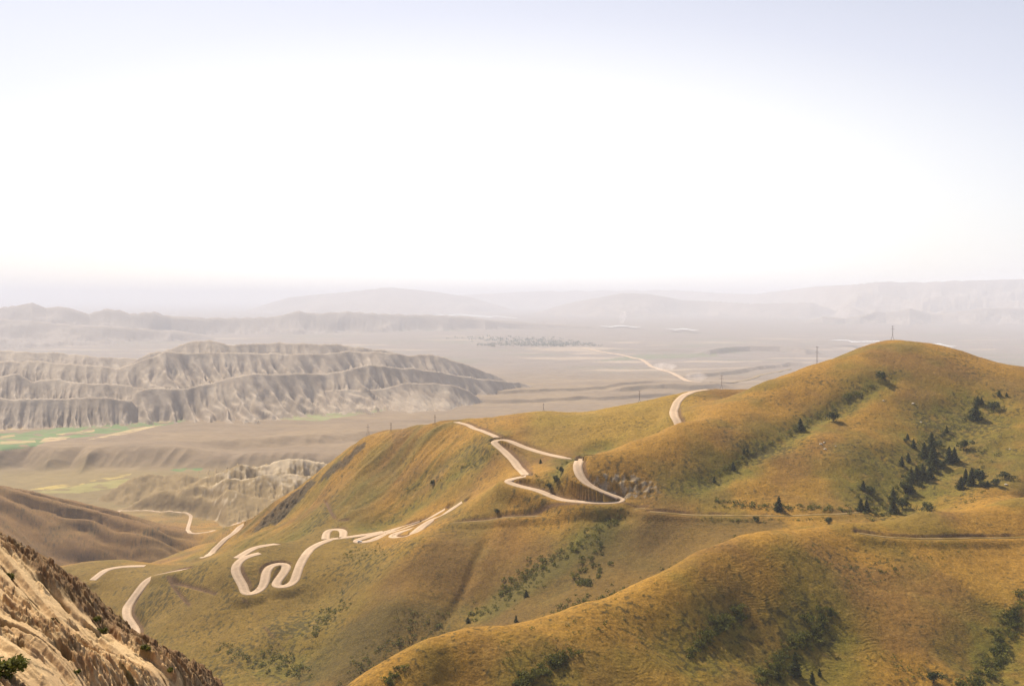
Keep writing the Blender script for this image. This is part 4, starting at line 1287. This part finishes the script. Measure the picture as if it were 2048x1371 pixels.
# ------------------------------------------------------------------ power line
def pylon(u, v, vtop, D, kind, label):
    s3, t3 = ray(u, v)
    x, y = float(s3) * D, D
    zg = ground(x, y)
    _, tt = ray(u, vtop)
    h = CAM_Z + float(tt) * D - zg
    root = bpy.data.objects.new('power_pylon', None); COL.objects.link(root)
    root.location = (x, y, zg - .2); root.rotation_euler = (0, 0, math.radians(-12))
    root.empty_display_size = 1
    e = .155
    ah = min(h, 19.)
    if kind == 'mast':
        m = MB()                                   # slim lattice mast on four splayed legs
        top, wj = h, h * .022
        for sx in (-1, 1):
            for sy in (-1, 1):
                m.tube((sx * wj, sy * wj, h * .26), (sx * wj * .7, sy * wj * .7, top), e * .5, e * .4, 5)
        n = 12
        for k in range(n):
            z0, z1 = h * .26 + (h * .74) * k / n, h * .26 + (h * .74) * (k + 1) / n
            for sg in (-1, 1):
                a_ = sg if k % 2 else -sg
                m.tube((a_ * wj * .85, sg * wj * .85, z0), (-a_ * wj * .8, sg * wj * .8, z1), e * .25, e * .25, 4)
                m.tube((sg * wj * .85, a_ * wj * .85, z0), (sg * wj * .8, -a_ * wj * .8, z1), e * .25, e * .25, 4)
        m.build('mast', M_STEEL, root)
        for sx, sy in ((-1, -1), (1, -1), (1, 1), (-1, 1)):
            l = MB(); l.tube((sx * h * .12, sy * h * .12, -.3), (sx * wj, sy * wj, h * .27), e * .7, e * .5, 5); l.build('leg', M_STEEL, root)
        arms = ((.78, .13), (.97, .09))
    else:
        for sx in (-1, 1):
            l = MB(); l.tube((sx * h * .11, 0, -.3), (sx * h * .025, 0, h * .98), e * .9, e * .6, 6)
            l.build('pole', M_STEEL, root)
        b_ = MB()
        for k in range(4):
            z0, z1 = h * (.12 + .2 * k), h * (.12 + .2 * (k + 1))
            w0, w1 = h * (.11 - .085 * z0 / h), h * (.11 - .085 * z1 / h)
            sg = 1 if k % 2 else -1
            b_.tube((sg * w0, 0, z0), (-sg * w1, 0, z1), e * .4, e * .4, 4)
        b_.build('brace', M_STEEL, root)
        arms = ((.72, .19),)
    for zf, half in arms:
        a_ = MB()
        half *= ah / h
        a_.tube((-h * half, 0, h * zf), (h * half, 0, h * zf), e * .55, e * .55, 5)
        a_.tube((-h * half, 0, h * zf), (0, 0, h * (zf + .035)), e * .3, e * .3, 4); a_.tube((h * half, 0, h * zf), (0, 0, h * (zf + .035)), e * .3, e * .3, 4)
        ar = a_.build('crossarm', M_STEEL, root)
        for sx in (-1, 1):
            i_ = MB()
            for q in range(3): i_.tube((sx * h * half * .95, 0, h * zf - e * (q + .6)), (sx * h * half * .95, 0, h * zf - e * (q + 1.5)), e * .45, e * .3, 6)
            i_.build('insulator', M_STEEL, ar)
    tag(root, label, 'pylon', 'pylons of the power line along the crest')


pylon(1785, 683, 651, 1203, 'mast', 'dark steel pylon on splayed legs standing on the summit of the big hill')
pylon(1634, 727, 692, 1230, 'mast', 'hazy steel pylon just behind the left shoulder of the big hill')
pylon(1443, 779, 750, 1195, 'mast', 'steel pylon on the saddle crest beside the road that goes over it')
pylon(1279, 802, 781, 1165, 'mast', 'small steel pylon on the crest between the road saddle and the brown knoll')
pylon(1087, 824, 806, 1138, 'mast', 'small steel pylon on the brown knoll above the road bends')
pylon(870, 847, 829, 1163, 'mast', 'slim steel pylon at the top of the ribbed west flank')
pylon(782, 862, 845, 1196, 'mast', 'shortest pylon, on the crest between the slim pylon and the two-legged frame pylon')
pylon(736, 873, 847, 1214, 'frame', 'tall two-legged frame pylon lowest on the ridge at the far left of the line')

# ------------------------------------------------------------------ car on the hairpin
M_CARW = plain_mat("white_car_paint", (.62, .62, .60), (.7, .7, .68), 2, .35)
M_GLASS = plain_mat("dark_car_glass", (.02, .022, .025), (.03, .03, .035), 2, .1)
M_TYRE = plain_mat("tyre_rubber", (.02, .02, .02), (.035, .03, .03), 5, .9)
p0, p1 = cast(719, 1084, 880), cast(726, 1084, 880)
car = bpy.data.objects.new('car', None); COL.objects.link(car)
zr = min([(abs(q[0] - p0[0]) + abs(q[1] - p0[1]), q[2]) for r, pl in ribbons for q in pl])[1]
car.location = (p0[0], p0[1], zr + .33)
car.rotation_euler = (0, 0, math.radians(25))
body = MB()
prof = [(-2.2,.35),(-2.25,.75),(-2.1,.95),(-1.5,1.0),(1.0,1.0),(2.05,.85),(2.25,.6),(2.2,.35)]
nb = len(prof)
for sy in (-.88, .88):
    for x, z in prof: body.v.append((x, sy, z))
body.f.append(tuple(range(nb))[::-1]); body.f.append(tuple(range(nb, 2 * nb)))
for k in range(nb): body.f.append((k, (k + 1) % nb, nb + (k + 1) % nb, nb + k))
body.build('body', M_CARW, car)
cab = MB()
for x0, x1, z, hy in ((-1.75, 1.0, 1.0, .82), (-1.3, .25, 1.48, .66)):
    cab.v += [(x0, -hy, z), (x1, -hy, z), (x1, hy, z), (x0, hy, z)]
for k in range(4): cab.f.append((k, (k + 1) % 4, 4 + (k + 1) % 4, 4 + k))
cab.build('windows', M_GLASS, car)
rf = MB(); rf.box((-.52, 0, 1.51), 1.6, 1.36, .06); rf.build('roof', M_CARW, car)
for x in (-1.4, 1.4):
    for y in (-.86, .86):
        wb = MB(); wb.tube((x, y - .11, .34), (x, y + .11, .34), .34, .34, 14); wb.build('wheel', M_TYRE, car)
tag(car, 'small white car with dark windows rounding the left hairpin of the stacked road bends', 'car')

# ------------------------------------------------------------------ boulders on the big hill
M_BOULD = plain_mat("pale_boulder", (.38, .31, .22), (.55, .46, .34), .8)
for u, v, px, lab in ((1642,888,6,'largest pale boulder in the small scatter half way up the big hill'), (1648,885,4,'pale boulder right of the largest one in the small scatter on the big hill'),
                      (1650,898,5,'pale boulder lowest in the small scatter on the big hill'), (1767,801,4,'lone pale stone on bare grass in the middle of the big hill'),
                      (1826,807,5,'flat pale stone high on the big hill left of the ravine head'), (1842,844,4,'pale stone above the ravine grove'),
                      (2020,898,4,'pale stone at the right edge beside brown bushes'), (2012,969,6,'pale stone heap right of the separate conifer clump'),
                      (1671,892,3,'small pale stone right of the boulder scatter on the big hill')):
    p = cast(u, v, 850)
    sz = px * p[1] / F
    bm_ = MB(); n_l, n_s = 7, 10
    for a_ in range(n_l):
        for b2 in range(n_s):
            th, ph = math.pi * a_ / (n_l - 1), 2 * math.pi * b2 / n_s
            r_ = .5 * (1 + .35 * float(perlin(math.cos(ph) * 1.7 * math.sin(th) + u, math.sin(ph) * 1.7 * math.sin(th) + th * 1.3 + v)))
            bm_.v.append((r_ * math.sin(th) * math.cos(ph), r_ * math.sin(th) * math.sin(ph), r_ * math.cos(th) * .7))
    for a_ in range(n_l - 1):
        for b2 in range(n_s):
            bm_.f.append((a_ * n_s + b2, (a_ + 1) * n_s + b2, (a_ + 1) * n_s + (b2 + 1) % n_s, a_ * n_s + (b2 + 1) % n_s))
    o = bm_.build('boulder', M_BOULD)
    o.location = (p[0], p[1], ground(p[0], p[1]) + sz * .1); o.scale = (sz * 1.2, sz, sz); o.rotation_euler = (0, 0, random.uniform(0, 6))
    tag(o, lab, 'boulder')

# ------------------------------------------------------------------ far village: one mass of trees on the plain
M_GROVE = leaf_mat("village_trees", (.085, .10, .075), (.13, .145, .105))
mb = MB()
random.seed(21)
for _ in range(520):
    u = random.gauss(1065, 58); v = 683 + random.gauss(0, 4.5) + .06 * (u - 1065)
    if random.random() < .35: u, v = random.uniform(955, 1190), random.uniform(687, 692)
    if not (672 < v < 693): continue
    s3, t3 = ray(u, v)
    p = cast(u, v, 9000, 16000)
    sz = random.uniform(12, 26)
    for k in range(7):
        leafquad(mb, (p[0] + random.gauss(0, sz * .5), p[1] + random.gauss(0, sz * .6), p[2] + random.uniform(.1, .7) * sz), sz * .35, .3)
tag(mb.build('village_trees', M_GROVE), kind='stuff')

# ------------------------------------------------------------------ lake on the plain
M_WATER, nW, bW = new_mat("lake_water", .3)
bW.inputs['Base Color'].default_value = (.55, .54, .52, 1)     # bright sky reflection painted into the base colour
bW.inputs['Specular IOR Level'].default_value = .5
tw = noise_node(nW, .002, 3)
bpw = nW.nodes.new("ShaderNodeBump"); bpw.inputs['Strength'].default_value = .05; bpw.inputs['Distance'].default_value = 5
nW.links.new(tw.outputs[0], bpw.inputs['Height']); nW.links.new(bpw.outputs[0], bW.inputs['Normal'])
LAKES = [[(742,626),(770,624.5),(850,626.5),(915,627),(990,631),(1036,635),(1030,637),(980,634.5),(900,631.5),(800,629)],
         [(1193,650),(1240,649.5),(1284,652.5),(1275,655),(1220,654)], [(1330,656),(1365,655.5),(1398,659),(1390,661.5),(1350,660)],
         [(1655,679.5),(1700,679),(1760,681),(1765,686),(1700,684)], [(1830,683),(1880,686),(1915,692),(1900,694),(1850,690)],
         [(500,619.5),(560,618),(640,620.5),(650,624),(560,622.5)]]
for pl in LAKES:
    q = resample(np.array(pl + pl[:1], float), 6)[:-1]
    mid = np.interp(q[:, 0], *np.array(sorted(pl)).T)
    q[:, 1] = q[:, 1].mean() * .12 + .88 * (mid * .68 + q[:, 1] * .32) 
    q[:, 1] += .5 * np.asarray(perlin(q[:, 0] / 13., q[:, 1] / 3.))
    s3, t3 = ray(q[:, 0], q[:, 1])
    zl = 206.0
    yl = (zl - CAM_Z) / t3
    vv = np.stack([s3 * yl, yl, np.full_like(yl, zl)], 1)
    me = bpy.data.meshes.new("lake")
    me.from_pydata([tuple(v) for v in vv], [], [list(range(len(vv)))])
    me.materials.append(M_WATER)
    o = bpy.data.objects.new("lake", me); COL.objects.link(o)
    tag(o, kind='structure')

# ------------------------------------------------------------------ haze
MH = bpy.data.materials.new("haze"); MH.use_nodes = True
hn = MH.node_tree; hn.nodes.clear()
ho = hn.nodes.new("ShaderNodeOutputMaterial"); hp = hn.nodes.new("ShaderNodeVolumePrincipled")
hp.inputs['Color'].default_value = (*HAZE_COL, 1)
hp.inputs['Density'].default_value = HAZE_DENSITY
hp.inputs['Anisotropy'].default_value = HAZE_G
hn.links.new(hp.outputs[0], ho.inputs['Volume'])
MD = bpy.data.materials.new("dust"); MD.use_nodes = True
dn = MD.node_tree; dn.nodes.clear()
do = dn.nodes.new("ShaderNodeOutputMaterial"); dp = dn.nodes.new("ShaderNodeVolumePrincipled")
dp.inputs['Color'].default_value = (.98, .88, .80, 1)
dg = dn.nodes.new("ShaderNodeNewGeometry")
dt = noise_node(dn, .012, 4, .6, dg.outputs['Position'])
dr = ramp(dn, dt.outputs[0], [(.42, (0, 0, 0)), (.68, (.006, .006, .006))])
dn.links.new(dr.outputs[0], dp.inputs['Density']); dn.links.new(dp.outputs[0], do.inputs['Volume'])
for u, v, wd, hg, y0_, lean_ in ((1243, 646, 90, 230, 12000, 50), (1330, 742, 110, 60, 6500, 0), (1392, 764, 90, 60, 6500, 0)):
    p = cast(u, v, y0_)
    dm = MB()
    for a_ in range(6):
        for b2 in range(12):
            f_ = a_ / 5; r_ = wd * (.45 + .75 * f_) * (1 - .6 * max(0, f_ - .7) / .3)
            q_ = 6.2832 * b2 / 12
            dm.v.append((r_ * math.cos(q_) + lean_ * f_, r_ * math.sin(q_) * 1.2, hg * f_ + 2))
    for a_ in range(5):
        for b2 in range(12):
            dm.f.append((a_ * 12 + b2, a_ * 12 + (b2 + 1) % 12, a_ * 12 + 12 + (b2 + 1) % 12, a_ * 12 + 12 + b2))
    dm.f.append(tuple(range(12))[::-1]); dm.f.append(tuple(range(60, 72)))
    do_ = dm.build("dust", MD)
    do_.location = p
    tag(do_, kind='stuff')
zb, zt = float(H.min()) - 1, max(float(H.max()), CAM_Z) + 25
bv = [(x, y, z) for z in (zb, zt) for x, y in ((-75000, -400), (75000, -400), (75000, 97000), (-75000, 97000))]
hz = mesh_obj("haze", np.array(bv), np.array([(0, 3, 2, 1), (4, 5, 6, 7), (0, 1, 5, 4), (1, 2, 6, 5), (2, 3, 7, 6), (3, 0, 4, 7)]), 4, MH, smooth=False)
tag(hz, kind='stuff')
